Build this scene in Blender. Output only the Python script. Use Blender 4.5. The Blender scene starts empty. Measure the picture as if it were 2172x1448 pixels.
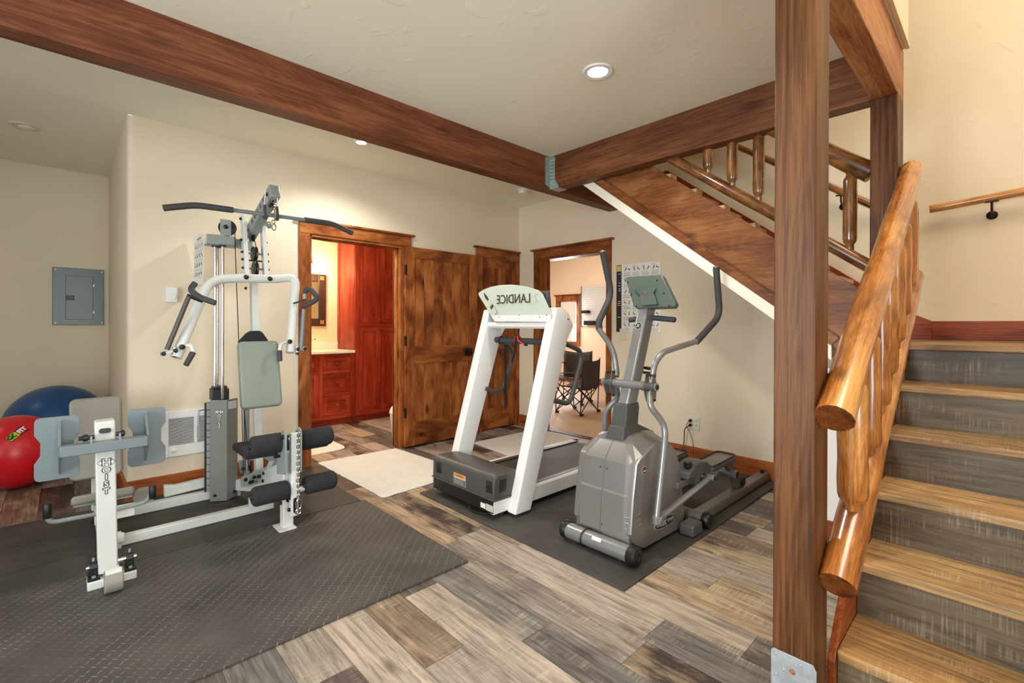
import bpy, bmesh, math, random
from mathutils import Vector, Matrix
from math import sin, cos, pi, radians
random.seed(7)
SC = bpy.context.scene
COL = SC.collection

# ---------------------------------------------------------------- camera
cam_d = bpy.data.cameras.new('camera')
cam_d.sensor_width = 36.0
cam_d.lens = 36.0 * 999.26 / 2172.0
cam_d.shift_y = -(724.0 - 690.78) / 2172.0
cam_d.clip_start = 0.05
cam = bpy.data.objects.new('camera', cam_d)
COL.objects.link(cam)
cam.matrix_world = Matrix([[0.7254028, -0.000602, -0.6883243, 0.0], [-0.6883186, 0.0035363, -0.7253999, 0.0], [0.0028708, 0.9999936, 0.0021509, 1.25], [0.0, 0.0, 0.0, 1.0]])
SC.camera = cam

# ---------------------------------------------------------------- exposure
vs = SC.view_settings
vs.view_transform = 'Standard'
vs.look = 'None'
vs.gamma = 1.0
vs.exposure = 0.0
vs.use_curve_mapping = False

# ---------------------------------------------------------------- sky outside the windows, rear ones assumed
world = bpy.data.worlds.new('sky')
SC.world = world
world.use_nodes = True
world.node_tree.nodes['Background'].inputs[0].default_value = (0.80, 0.90, 1.0, 1)
world.node_tree.nodes['Background'].inputs[1].default_value = 1.2

# ---------------------------------------------------------------- lights
def area(name, loc, target, sx, sy, power, color, spread=180):
    d = bpy.data.lights.new(name, 'AREA')
    d.shape = 'RECTANGLE'; d.size = sx; d.size_y = sy
    d.energy = power; d.color = color; d.spread = radians(spread)
    o = bpy.data.objects.new(name, d); COL.objects.link(o)
    o.location = loc
    o.rotation_euler = (Vector(target) - Vector(loc)).to_track_quat('-Z', 'Y').to_euler()
    return o
def spot(name, loc, power, color, size=0.05, angle=150, blend=0.6):
    d = bpy.data.lights.new(name, 'SPOT')
    d.energy = power; d.color = color; d.shadow_soft_size = size
    d.spot_size = radians(angle); d.spot_blend = blend
    o = bpy.data.objects.new(name, d); COL.objects.link(o); o.location = loc
    return o
def bulb(name, loc, power, color, size=0.05):
    d = bpy.data.lights.new(name, 'POINT')
    d.energy = power; d.color = color; d.shadow_soft_size = size
    o = bpy.data.objects.new(name, d); COL.objects.link(o); o.location = loc
    return o
WARM = (1.0, 0.92, 0.80); NEUT = (1.0, 0.965, 0.92); DAY = (0.95, 0.98, 1.0)
# area lamps standing in for daylight from assumed, unseen windows behind the camera
area('assumed_daylight', (-2.85, 1.0, 1.35), (2.8, 0.8, 2.0), 1.9, 2.0, 90, DAY, 130)
area('assumed_daylight_side', (0.2, -3.1, 1.35), (2.7, 2.6, 2.1), 2.6, 2.0, 80, DAY, 120)
# recessed ceiling lamps
spot('downlight', (2.226, 1.634, 2.68), 55, NEUT)
spot('downlight', (1.722, 3.578, 2.68), 62, NEUT)
spot('downlight', (0.35, 1.2, 2.68), 40, NEUT)  # assumed lamp above the frame, out of view, added for brightness
spot('downlight', (-1.3, 2.2, 2.68), 14, NEUT)  # another unseen lamp added toward the rear of the room
# unseen area lamp added high above to brighten the stair wall
area('stairwell_fill', (2.2, -1.0, 4.9), (3.4, 0.6, 1.5), 1.6, 1.2, 78, WARM)
# bathroom and far room
bulb('bathroom_lamp', (2.285, 6.05, 1.93), 22, (1.0, 0.80, 0.52), 0.05)
area('bathroom_fill', (1.7, 5.1, 2.66), (2.0, 5.0, 0), 0.6, 0.6, 38, (1.0, 0.88, 0.70))  # unseen lamp added to brighten the bathroom and its door jamb
area('far_room_window', (7.95, 6.73, 1.4), (5.2, 4.6, 0.7), 0.45, 0.85, 30, DAY)
area('far_room_fill', (5.4, 6.5, 2.66), (6.2, 5.4, 0), 0.8, 0.8, 95, NEUT)  # unseen lamp added to brighten the far room, kept out of view
area('niche_fill', (-1.6, 5.3, 2.66), (-1.6, 5.3, 0), 0.5, 0.5, 4, NEUT)  # unseen lamp added to light the recess faintly

# ---------------------------------------------------------------- materials
def srgb(r, g, b):
    f = lambda c: (c/255.0/12.92) if c/255.0 <= 0.04045 else ((c/255.0+0.055)/1.055)**2.4
    return (f(r), f(g), f(b), 1.0)
def new_mat(name):
    m = bpy.data.materials.new(name); m.use_nodes = True
    nt = m.node_tree; b = nt.nodes['Principled BSDF']
    return m, nt, b
def plain(name, c, rough=0.5, metal=0.0, bump=0.0, bscale=200, var=0.0, coat=0.0, vscale=6):
    m, nt, b = new_mat(name)
    col = srgb(*c)
    b.inputs['Base Color'].default_value = col
    b.inputs['Roughness'].default_value = rough
    b.inputs['Metallic'].default_value = metal
    if coat: b.inputs['Coat Weight'].default_value = coat; b.inputs['Coat Roughness'].default_value = 0.15
    N = nt.nodes.new; L = nt.links.new
    if var or bump:
        tc = N('ShaderNodeTexCoord')
    if var:
        n = N('ShaderNodeTexNoise'); n.inputs['Scale'].default_value = vscale; n.inputs['Detail'].default_value = 5
        L(tc.outputs['Object'], n.inputs['Vector'])
        r = N('ShaderNodeValToRGB')
        r.color_ramp.elements[0].position = 0.3; r.color_ramp.elements[1].position = 0.7
        r.color_ramp.elements[0].color = tuple(x*(1-var) for x in col[:3])+(1,)
        r.color_ramp.elements[1].color = tuple(min(1, x*(1+var)) for x in col[:3])+(1,)
        L(n.outputs['Fac'], r.inputs['Fac']); L(r.outputs['Color'], b.inputs['Base Color'])
    if bump:
        n2 = N('ShaderNodeTexNoise'); n2.inputs['Scale'].default_value = bscale; n2.inputs['Detail'].default_value = 4
        L(tc.outputs['Object'], n2.inputs['Vector'])
        bm_ = N('ShaderNodeBump'); bm_.inputs['Strength'].default_value = bump; bm_.inputs['Distance'].default_value = 0.01
        L(n2.outputs['Fac'], bm_.inputs['Height']); L(bm_.outputs['Normal'], b.inputs['Normal'])
    return m
def plaster(name, c, var=0.05):
    """hand trowelled wall plaster: faint ridges and mottling"""
    m, nt, b = new_mat(name); N = nt.nodes.new; L = nt.links.new
    col = srgb(*c)
    b.inputs['Roughness'].default_value = 0.75
    geo = N('ShaderNodeNewGeometry')
    n = N('ShaderNodeTexNoise'); n.inputs['Scale'].default_value = 1.6; n.inputs['Detail'].default_value = 6
    L(geo.outputs['Position'], n.inputs['Vector'])
    r = N('ShaderNodeValToRGB')
    r.color_ramp.elements[0].position = 0.3; r.color_ramp.elements[1].position = 0.7
    r.color_ramp.elements[0].color = tuple(x*(1-var) for x in col[:3])+(1,)
    r.color_ramp.elements[1].color = tuple(min(1, x*(1+var)) for x in col[:3])+(1,)
    L(n.outputs['Fac'], r.inputs['Fac']); L(r.outputs['Color'], b.inputs['Base Color'])
    n2 = N('ShaderNodeTexNoise'); n2.inputs['Scale'].default_value = 6.5; n2.inputs['Detail'].default_value = 2; n2.inputs['Distortion'].default_value = 0.8
    L(geo.outputs['Position'], n2.inputs['Vector'])
    r2 = N('ShaderNodeValToRGB'); e = r2.color_ramp.elements
    e[0].position = 0.60; e[0].color = (0, 0, 0, 1); e[1].position = 0.66; e[1].color = (1, 1, 1, 1)
    L(n2.outputs['Fac'], r2.inputs['Fac'])
    n3 = N('ShaderNodeTexNoise'); n3.inputs['Scale'].default_value = 45; n3.inputs['Detail'].default_value = 3
    L(geo.outputs['Position'], n3.inputs['Vector'])
    ad = N('ShaderNodeMath'); ad.operation = 'MULTIPLY_ADD'; ad.inputs[1].default_value = 0.5
    L(n3.outputs['Fac'], ad.inputs[0]); L(r2.outputs['Color'], ad.inputs[2])
    bp = N('ShaderNodeBump'); bp.inputs['Strength'].default_value = 0.20; bp.inputs['Distance'].default_value = 0.004
    L(ad.outputs[0], bp.inputs['Height']); L(bp.outputs['Normal'], b.inputs['Normal'])
    return m
def wood(name, dark, mid, light, axis='X', scale=3.0, knots=0.5, rough=0.42, coat=0.0, contrast=1.0, stretch=0.07, kscale=1.0, figure=1.0):
    """stained timber: grain runs along the given object axis, with scattered dark knots"""
    m, nt, b = new_mat(name); N = nt.nodes.new; L = nt.links.new
    b.inputs['Roughness'].default_value = rough
    b.inputs['Specular IOR Level'].default_value = 0.5 if coat else 0.22
    if coat: b.inputs['Coat Weight'].default_value = coat; b.inputs['Coat Roughness'].default_value = 0.12
    tc = N('ShaderNodeTexCoord'); oi = N('ShaderNodeObjectInfo')
    add = N('ShaderNodeVectorMath'); add.operation = 'ADD'
    mul = N('ShaderNodeMath'); mul.operation = 'MULTIPLY'; mul.inputs[1].default_value = 37.0
    L(oi.outputs['Random'], mul.inputs[0]); L(tc.outputs['Object'], add.inputs[0]); L(mul.outputs[0], add.inputs[1])
    def mapped(s, st):
        mp = N('ShaderNodeMapping'); v = [s, s, s]; v['XYZ'.index(axis)] = s*st
        mp.inputs['Scale'].default_value = v; L(add.outputs[0], mp.inputs['Vector']); return mp
    # broad tone
    a = N('ShaderNodeTexNoise'); a.inputs['Scale'].default_value = 1; a.inputs['Detail'].default_value = 6; a.inputs['Distortion'].default_value = 0.8
    L(mapped(scale*1.6, stretch*3).outputs[0], a.inputs['Vector'])
    # grain lines
    g = N('ShaderNodeTexNoise'); g.inputs['Scale'].default_value = 1; g.inputs['Detail'].default_value = 7; g.inputs['Roughness'].default_value = 0.65; g.inputs['Distortion'].default_value = 0.3
    L(mapped(scale*26, stretch*0.55).outputs[0], g.inputs['Vector'])
    # cathedral figure: contour lines of a slow stretched field
    cf = N('ShaderNodeTexNoise'); cf.inputs['Scale'].default_value = 1; cf.inputs['Detail'].default_value = 1.5; cf.inputs['Distortion'].default_value = 0.2
    L(mapped(scale*2.2, stretch*1.6).outputs[0], cf.inputs['Vector'])
    cm = N('ShaderNodeMath'); cm.operation = 'MULTIPLY'; cm.inputs[1].default_value = 150.0; L(cf.outputs['Fac'], cm.inputs[0])
    cs = N('ShaderNodeMath'); cs.operation = 'SINE'; L(cm.outputs[0], cs.inputs[0])
    ca = N('ShaderNodeMath'); ca.operation = 'MULTIPLY_ADD'; ca.inputs[1].default_value = 0.045*figure; L(cs.outputs[0], ca.inputs[0]); L(g.outputs['Fac'], ca.inputs[2])
    mx = N('ShaderNodeMath'); mx.operation = 'MULTIPLY_ADD'; mx.inputs[1].default_value = 0.5*contrast
    L(ca.outputs[0], mx.inputs[0])
    m2 = N('ShaderNodeMath'); m2.operation = 'MULTIPLY'; m2.inputs[1].default_value = 1.0-0.5*contrast
    L(a.outputs['Fac'], m2.inputs[0]); L(m2.outputs[0], mx.inputs[2])
    r = N('ShaderNodeValToRGB'); e = r.color_ramp.elements
    e[0].position = 0.38; e[0].color = srgb(*dark); e[1].position = 0.62; e[1].color = srgb(*light)
    k = e.new(0.5); k.color = srgb(*mid)
    L(mx.outputs[0], r.inputs['Fac'])
    out = r.outputs['Color']
    if knots:
        vo = N('ShaderNodeTexVoronoi'); vo.inputs['Scale'].default_value = 1; vo.inputs['Randomness'].default_value = 1
        L(mapped(scale*1.7*kscale, 0.45).outputs[0], vo.inputs['Vector'])
        nz = N('ShaderNodeMath'); nz.operation = 'MULTIPLY_ADD'; nz.inputs[1].default_value = 0.16; 
        L(g.outputs['Fac'], nz.inputs[0]); L(vo.outputs['Distance'], nz.inputs[2])
        kr = N('ShaderNodeValToRGB'); ke = kr.color_ramp.elements
        ke[0].position = 0.13; ke[0].color = (knots, knots, knots, 1); ke[1].position = 0.30; ke[1].color = (0, 0, 0, 1)
        L(nz.outputs[0], kr.inputs['Fac'])
        mix = N('ShaderNodeMixRGB'); mix.inputs['Color2'].default_value = tuple(x*0.30 for x in srgb(*dark)[:3])+(1,)
        L(kr.outputs['Color'], mix.inputs['Fac']); L(out, mix.inputs['Color1']); out = mix.outputs['Color']
    L(out, b.inputs['Base Color'])
    bp = N('ShaderNodeBump'); bp.inputs['Strength'].default_value = 0.15; bp.inputs['Distance'].default_value = 0.002
    L(g.outputs['Fac'], bp.inputs['Height']); L(bp.outputs['Normal'], b.inputs['Normal'])
    return m
def plank_mat(name, bright=1.0, axis='Y', warm=0.0, pal=None, saw=0.5):
    """weathered barn-board vinyl: each board takes a tone of its own from the object's random number"""
    m, nt, b = new_mat(name); N = nt.nodes.new; L = nt.links.new
    b.inputs['Roughness'].default_value = 0.42
    tc = N('ShaderNodeTexCoord'); oi = N('ShaderNodeObjectInfo')
    mul = N('ShaderNodeMath'); mul.operation = 'MULTIPLY'; mul.inputs[1].default_value = 91.0
    L(oi.outputs['Random'], mul.inputs[0])
    add = N('ShaderNodeVectorMath'); add.operation = 'ADD'
    L(tc.outputs['Object'], add.inputs[0]); L(mul.outputs[0], add.inputs[1])
    def mapped(v):
        mp = N('ShaderNodeMapping'); mp.inputs['Scale'].default_value = v; L(add.outputs[0], mp.inputs['Vector']); return mp.outputs[0]
    def ax(s_across, s_along):
        v = [s_across]*3; v['XYZ'.index(axis)] = s_along; return v
    pal = pal or [(186, 169, 152), (86, 70, 64), (132, 126, 118), (194, 175, 155), (136, 112, 90), (78, 64, 60), (168, 154, 138), (122, 118, 112), (196, 168, 130), (104, 92, 86)]
    def tone(shift):
        rr = N('ShaderNodeMath'); rr.operation = 'ADD'; rr.inputs[1].default_value = shift
        fr = N('ShaderNodeMath'); fr.operation = 'FRACT'
        L(oi.outputs['Random'], rr.inputs[0]); L(rr.outputs[0], fr.inputs[0])
        r = N('ShaderNodeValToRGB'); r.color_ramp.interpolation = 'CONSTANT'; e = r.color_ramp.elements
        e[0].position = 0; e[0].color = srgb(*pal[0]); e[1].position = 0.1; e[1].color = srgb(*pal[1])
        for i in range(2, 10): k = e.new(i*0.1); k.color = srgb(*pal[i])
        L(fr.outputs[0], r.inputs['Fac']); return r.outputs['Color']
    t1 = tone(0.0); t2 = tone(0.33)
    n = N('ShaderNodeTexNoise'); n.inputs['Scale'].default_value = 1; n.inputs['Detail'].default_value = 7; n.inputs['Roughness'].default_value = 0.6; n.inputs['Distortion'].default_value = 0.5
    L(mapped(ax(8, 2.6)), n.inputs['Vector'])
    r = N('ShaderNodeValToRGB'); e = r.color_ramp.elements; e[0].position = 0.48; e[0].color = (0, 0, 0, 1); e[1].position = 0.64; e[1].color = (0.75, 0.75, 0.75, 1)
    L(n.outputs['Fac'], r.inputs['Fac'])
    mix = N('ShaderNodeMixRGB'); L(r.outputs['Color'], mix.inputs['Fac']); L(t1, mix.inputs['Color1']); L(t2, mix.inputs['Color2'])
    # long grain
    g = N('ShaderNodeTexNoise'); g.inputs['Scale'].default_value = 1; g.inputs['Detail'].default_value = 8; g.inputs['Roughness'].default_value = 0.7; g.inputs['Distortion'].default_value = 0.4
    L(mapped(ax(60, 3.5)), g.inputs['Vector'])
    gr = N('ShaderNodeValToRGB'); e = gr.color_ramp.elements; e[0].position = 0.36; e[0].color = (0.36, 0.35, 0.35, 1); e[1].position = 0.62; e[1].color = (1.25, 1.24, 1.22, 1)
    L(g.outputs['Fac'], gr.inputs['Fac'])
    m1 = N('ShaderNodeMixRGB'); m1.blend_type = 'MULTIPLY'; m1.inputs['Fac'].default_value = 0.85
    L(mix.outputs['Color'], m1.inputs['Color1']); L(gr.outputs['Color'], m1.inputs['Color2'])
    # saw marks across the board
    s = N('ShaderNodeTexNoise'); s.inputs['Scale'].default_value = 1; s.inputs['Detail'].default_value = 2
    L(mapped(ax(5, 170)), s.inputs['Vector'])
    sr = N('ShaderNodeValToRGB'); e = sr.color_ramp.elements; e[0].position = 0.50; e[0].color = (0, 0, 0, 1); e[1].position = 0.64; e[1].color = (1, 1, 1, 1)
    L(s.outputs['Fac'], sr.inputs['Fac'])
    s2 = N('ShaderNodeTexNoise'); s2.inputs['Scale'].default_value = 1; s2.inputs['Detail'].default_value = 3
    L(mapped(ax(14, 4)), s2.inputs['Vector'])
    s2r = N('ShaderNodeValToRGB'); e = s2r.color_ramp.elements; e[0].position = 0.50; e[0].color = (0, 0, 0, 1); e[1].position = 0.68; e[1].color = (1, 1, 1, 1)
    L(s2.outputs['Fac'], s2r.inputs['Fac'])
    sm = N('ShaderNodeMath'); sm.operation = 'MULTIPLY'; L(sr.outputs['Color'], sm.inputs[0]); L(s2r.outputs['Color'], sm.inputs[1])
    sm2 = N('ShaderNodeMath'); sm2.operation = 'MULTIPLY'; sm2.inputs[1].default_value = saw; L(sm.outputs[0], sm2.inputs[0])
    m3 = N('ShaderNodeMixRGB'); m3.inputs['Color2'].default_value = srgb(224, 204, 170)
    L(sm2.outputs[0], m3.inputs['Fac']); L(m1.outputs['Color'], m3.inputs['Color1'])
    # knots and dark blooms
    vo = N('ShaderNodeTexVoronoi'); vo.inputs['Scale'].default_value = 1; L(mapped(ax(5.5, 2.4)), vo.inputs['Vector'])
    nz = N('ShaderNodeMath'); nz.operation = 'MULTIPLY_ADD'; nz.inputs[1].default_value = 0.22; L(g.outputs['Fac'], nz.inputs[0]); L(vo.outputs['Distance'], nz.inputs[2])
    kr = N('ShaderNodeValToRGB'); e = kr.color_ramp.elements; e[0].position = 0.13; e[0].color = (0.75, 0.75, 0.75, 1); e[1].position = 0.30; e[1].color = (0, 0, 0, 1)
    L(nz.outputs[0], kr.inputs['Fac'])
    m4 = N('ShaderNodeMixRGB'); m4.inputs['Color2'].default_value = srgb(74, 52, 40); L(kr.outputs['Color'], m4.inputs['Fac']); L(m3.outputs['Color'], m4.inputs['Color1'])
    hs = N('ShaderNodeHueSaturation'); hs.inputs['Value'].default_value = bright; hs.inputs['Saturation'].default_value = 1.0+warm
    L(m4.outputs['Color'], hs.inputs['Color'])
    L(hs.outputs['Color'], b.inputs['Base Color'])
    bp = N('ShaderNodeBump'); bp.inputs['Strength'].default_value = 0.2; bp.inputs['Distance'].default_value = 0.002
    L(g.outputs['Fac'], bp.inputs['Height']); L(bp.outputs['Normal'], b.inputs['Normal'])
    return m
def rubber_mat(name, c, tread):
    m, nt, b = new_mat(name); N = nt.nodes.new; L = nt.links.new
    b.inputs['Roughness'].default_value = 0.66
    geo = N('ShaderNodeNewGeometry'); col = srgb(*c)
    n = N('ShaderNodeTexNoise'); n.inputs['Scale'].default_value = 2.6; n.inputs['Detail'].default_value = 10; n.inputs['Roughness'].default_value = 0.65
    L(geo.outputs['Position'], n.inputs['Vector'])
    r = N('ShaderNodeValToRGB'); e = r.color_ramp.elements
    e[0].position = 0.35; e[0].color = tuple(x*0.72 for x in col[:3])+(1,); e[1].position = 0.68; e[1].color = tuple(x*1.35 for x in col[:3])+(1,)
    L(n.outputs['Fac'], r.inputs['Fac']); out = r.outputs['Color']
    hgt = None
    if tread:
        # raised lozenges laid in two crossed directions on alternating cells
        sp = N('ShaderNodeSeparateXYZ'); L(geo.outputs['Position'], sp.inputs[0])
        def mth(op, a, b_=None, v=None):
            q = N('ShaderNodeMath'); q.operation = op
            if isinstance(a, float): q.inputs[0].default_value = a
            else: L(a, q.inputs[0])
            if b_ is not None: L(b_, q.inputs[1])
            if v is not None: q.inputs[1].default_value = v
            return q.outputs[0]
        P_ = 0.030
        u = mth('MULTIPLY', sp.outputs[0], v=1/P_); v_ = mth('MULTIPLY', sp.outputs[1], v=1/P_)
        def lane(u, v_, off):
            uu = mth('ADD', u, v=off); vv = mth('ADD', v_, v=off)
            s = mth('ADD', uu, vv); d = mth('SUBTRACT', uu, vv)   # rotated 45 degrees
            fu = mth('SUBTRACT', mth('FRACT', mth('MULTIPLY', s, v=0.5)), v=0.5)
            fv = mth('SUBTRACT', mth('FRACT', mth('MULTIPLY', d, v=0.5)), v=0.5)
            return fu, fv
        fu, fv = lane(u, v_, 0.0); gu, gv = lane(u, v_, 0.5)
        def loz(a, b_, la, lb):
            return mth('ADD', mth('MULTIPLY', mth('ABSOLUTE', a), v=1/la), mth('MULTIPLY', mth('ABSOLUTE', b_), v=1/lb))
        l1 = loz(fu, fv, 0.40, 0.07); l2 = loz(gu, gv, 0.07, 0.40)
        mn = mth('MINIMUM', l1, l2)
        rr = N('ShaderNodeValToRGB'); ee = rr.color_ramp.elements; ee[0].position = 0.55; ee[0].color = (1, 1, 1, 1); ee[1].position = 1.0; ee[1].color = (0, 0, 0, 1)
        L(mn, rr.inputs['Fac']); hgt = rr.outputs['Color']
        # worn tops are paler
        wn = N('ShaderNodeTexNoise'); wn.inputs['Scale'].default_value = 3.5; wn.inputs['Detail'].default_value = 5; L(geo.outputs['Position'], wn.inputs['Vector'])
        wr = N('ShaderNodeValToRGB'); e = wr.color_ramp.elements; e[0].position = 0.36; e[0].color = (0.12, 0.12, 0.12, 1); e[1].position = 0.7; e[1].color = (0.65, 0.65, 0.65, 1)
        L(wn.outputs['Fac'], wr.inputs['Fac'])
        fm = N('ShaderNodeMath'); fm.operation = 'MULTIPLY'; L(hgt, fm.inputs[0]); L(wr.outputs['Color'], fm.inputs[1])
        mx = N('ShaderNodeMixRGB'); mx.inputs['Color2'].default_value = srgb(176, 168, 156)
        L(fm.outputs[0], mx.inputs['Fac']); L(out, mx.inputs['Color1']); out = mx.outputs['Color']
    L(out, b.inputs['Base Color'])
    n3 = N('ShaderNodeTexNoise'); n3.inputs['Scale'].default_value = 260; L(geo.outputs['Position'], n3.inputs['Vector'])
    bp0 = N('ShaderNodeBump'); bp0.inputs['Strength'].default_value = 0.12; bp0.inputs['Distance'].default_value = 0.002
    L(n3.outputs['Fac'], bp0.inputs['Height'])
    nrm = bp0.outputs['Normal']
    if hgt is not None:
        bp = N('ShaderNodeBump'); bp.inputs['Strength'].default_value = 0.8; bp.inputs['Distance'].default_value = 0.002
        L(hgt, bp.inputs['Height']); L(nrm, bp.inputs['Normal']); nrm = bp.outputs['Normal']
    L(nrm, b.inputs['Normal'])
    return m
def emis(name, c, s):
    m, nt, b = new_mat(name)
    b.inputs['Base Color'].default_value = srgb(*c)
    b.inputs['Emission Color'].default_value = srgb(*c); b.inputs['Emission Strength'].default_value = s
    return m
def glass(name, c=(235, 245, 245), rough=0.02):
    m, nt, b = new_mat(name)
    b.inputs['Base Color'].default_value = srgb(*c); b.inputs['Transmission Weight'].default_value = 1.0
    b.inputs['Roughness'].default_value = rough; b.inputs['IOR'].default_value = 1.45
    return m

M_WALL = plaster('wall_plaster', (228, 214, 188), 0.03)
M_WALLW = plaster('wall_plaster_white', (234, 230, 222), 0.02)
M_CEIL = plaster('ceiling_plaster', (242, 237, 214), 0.02)
M_FARW = plaster('far_room_plaster', (234, 214, 188), 0.02)
M_BATHW = plaster('bathroom_plaster', (238, 214, 172), 0.02)
M_BEAMX = wood('stained_beam_lengthwise', (82, 42, 26), (106, 60, 38), (132, 80, 52), 'X', 3.2, 0.55, 0.45)
M_BEAMY = wood('stained_beam_crosswise', (84, 48, 28), (108, 66, 40), (136, 88, 54), 'Y', 3.2, 0.55, 0.45)
M_POST = wood('stained_post', (56, 30, 13), (88, 52, 25), (114, 74, 40), 'Z', 4.0, 0.12, 0.45, contrast=1.1, stretch=0.04)
M_BEAM3 = wood('stained_header', (120, 66, 34), (156, 98, 56), (188, 132, 84), 'X', 3.2, 0.4, 0.45)
M_DOORV = wood('knotty_alder_upright', (98, 48, 21), (140, 78, 36), (174, 108, 56), 'Z', 3.6, 0.95, 0.4, contrast=0.62, stretch=0.16)
M_DOORH = wood('knotty_alder_across', (100, 49, 21), (140, 78, 36), (174, 108, 56), 'X', 3.6, 0.95, 0.4, contrast=0.62, stretch=0.16)
M_DOORHY = wood('knotty_alder_sideways', (92, 44, 20), (132, 70, 34), (164, 96, 50), 'Y', 3.6, 0.7, 0.4, contrast=0.8, stretch=0.14)
M_BASEX = wood('alder_base', (128, 64, 30), (156, 84, 42), (182, 106, 58), 'X', 3.6, 0.6, 0.4)
M_BASEY = wood('alder_base_side', (128, 64, 30), (156, 84, 42), (182, 106, 58), 'Y', 3.6, 0.6, 0.4)
M_SKIRT = wood('stair_skirt', (104, 46, 24), (134, 62, 32), (160, 82, 44), 'Y', 3.4, 0.3, 0.4)
M_STRING = wood('stair_stringer', (84, 46, 22), (118, 70, 36), (148, 98, 56), 'Y', 2.8, 0.9, 0.4, contrast=0.7, stretch=0.12)
M_STRINGX = wood('stair_side_board', (104, 46, 22), (136, 66, 32), (166, 90, 46), 'X', 3.2, 0.3, 0.35)
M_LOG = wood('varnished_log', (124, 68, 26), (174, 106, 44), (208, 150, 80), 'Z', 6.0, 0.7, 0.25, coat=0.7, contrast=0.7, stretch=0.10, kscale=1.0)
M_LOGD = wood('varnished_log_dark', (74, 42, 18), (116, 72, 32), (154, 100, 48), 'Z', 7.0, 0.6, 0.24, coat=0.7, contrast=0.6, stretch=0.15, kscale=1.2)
M_LOGEND = wood('log_end', (70, 34, 14), (104, 54, 22), (130, 76, 34), 'Z', 14, 0.3, 0.3)
M_CAB = wood('cherry_cabinet', (118, 36, 20), (146, 48, 28), (170, 66, 40), 'Z', 3.0, 0.15, 0.3, contrast=0.6, stretch=0.1)
M_CABH = wood('cherry_cabinet_across', (118, 36, 20), (146, 48, 28), (170, 66, 40), 'X', 3.0, 0.15, 0.3, contrast=0.6, stretch=0.1)
M_PLANK = plank_mat('weathered_plank', 0.86, warm=-0.12)
M_TREAD = plank_mat('stair_tread_plank', 1.0, 'Y', 0.05, [(186,150,104),(158,124,84),(190,156,112),(150,120,86),(178,140,94),(160,132,98),(196,160,114),(148,116,80),(184,146,98),(164,134,96)], 0.35)
M_RISER = plank_mat('stair_riser_plank', 1.0, 'Y', 0.0, [(124,106,76),(90,80,66),(114,98,72),(100,88,68),(86,76,62),(118,102,76),(106,92,68),(90,78,62),(112,96,72),(96,84,66)], 0.22)
M_SUB = plain('dark_joint', (52, 42, 36), 0.8)
M_FARF = plain('far_room_floor', (176, 146, 116), 0.5, var=0.10, vscale=3)
M_MATT = rubber_mat('tread_rubber', (74, 70, 66), True)
M_MATS = rubber_mat('plain_rubber', (66, 63, 60), False)
M_RUG = plain('cotton_rug', (226, 222, 214), 0.95, bump=0.6, bscale=160, var=0.04, vscale=9)
M_GYMW = plain('white_powder_coat', (216, 219, 214), 0.35, var=0.02)
M_GYMG = plain('grey_green_powder_coat', (142, 152, 148), 0.38)
M_GYMC = plain('weight_cover_grey', (120, 121, 114), 0.42)
M_PLATE = plain('foot_plate_grey', (116, 129, 133), 0.35)
M_PAD = plain('grey_green_vinyl', (134, 146, 136), 0.42, bump=0.1, bscale=400)
M_PADG = plain('grey_vinyl', (146, 142, 132), 0.42, bump=0.1, bscale=400)
M_FOAM = plain('black_foam', (44, 45, 48), 0.9, bump=0.5, bscale=500)
M_GRIP = plain('grip_grey', (62, 62, 64), 0.65)
M_BLACK = plain('black_plastic', (24, 24, 25), 0.4)
M_BOLT = plain('black_bolt', (20, 20, 20), 0.35)
M_CHROME = plain('chrome', (225, 225, 228), 0.10, 1.0)
M_ZINC = plain('galvanised_steel', (178, 186, 192), 0.42, 0.6, var=0.18, vscale=30)
M_HANGER = plain('zinc_hanger', (156, 178, 168), 0.45, 0.4, var=0.15, vscale=30)
M_TREADW = plain('treadmill_white', (232, 232, 230), 0.28, coat=0.3)
M_TREADP = plain('treadmill_panel', (198, 208, 192), 0.35)
M_HOOD = plain('treadmill_hood', (74, 72, 70), 0.42, bump=0.05, bscale=300)
M_BELT = plain('treadmill_belt', (70, 66, 62), 0.6, bump=0.1, bscale=300, var=0.08)
M_ELL = plain('metallic_grey', (150, 149, 147), 0.33, 0.55)
M_ELLT = plain('silver_tube', (150, 152, 152), 0.28, 0.5)
M_ELLB = plain('dark_grey_boot', (78, 78, 78), 0.38)
M_ELLR = plain('rail_grey', (128, 124, 118), 0.4, 0.4)
M_CONS = plain('console_green', (80, 92, 84), 0.42)
M_WHITE = plain('white_plastic', (236, 236, 234), 0.4)
M_ALM = plain('almond_plastic', (222, 216, 196), 0.4)
M_PANEL = plain('panel_grey', (88, 94, 94), 0.35, 0.3)
M_BRONZE = plain('dark_bronze', (46, 38, 32), 0.4, 0.7)
M_COUNTER = plain('stone_counter', (240, 224, 196), 0.2, var=0.03)
M_REDB = plain('red_ball', (214, 22, 34), 0.32)
M_BLUEB = plain('blue_ball', (18, 76, 128), 0.35)
M_PAPER = plain('paper', (236, 234, 226), 0.7)
M_INK = plain('ink', (40, 38, 38), 0.7)
M_INKG = plain('ink_grey', (150, 150, 150), 0.7)
M_YEL = plain('yellow_print', (214, 190, 90), 0.6)
M_ORANGE = plain('orange_label', (244, 150, 20), 0.5)
M_SILV = plain('silver_print', (196, 196, 186), 0.4)
M_DARKPR = plain('dark_print', (58, 46, 36), 0.5)
M_RED = plain('red_clip', (226, 48, 44), 0.4)
M_LIME = plain('lime_print', (170, 214, 40), 0.5)
M_TRIM = plain('painted_trim', (222, 206, 168), 0.6)
M_STRIP = plaster('drywall_edge', (240, 234, 214))
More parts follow.
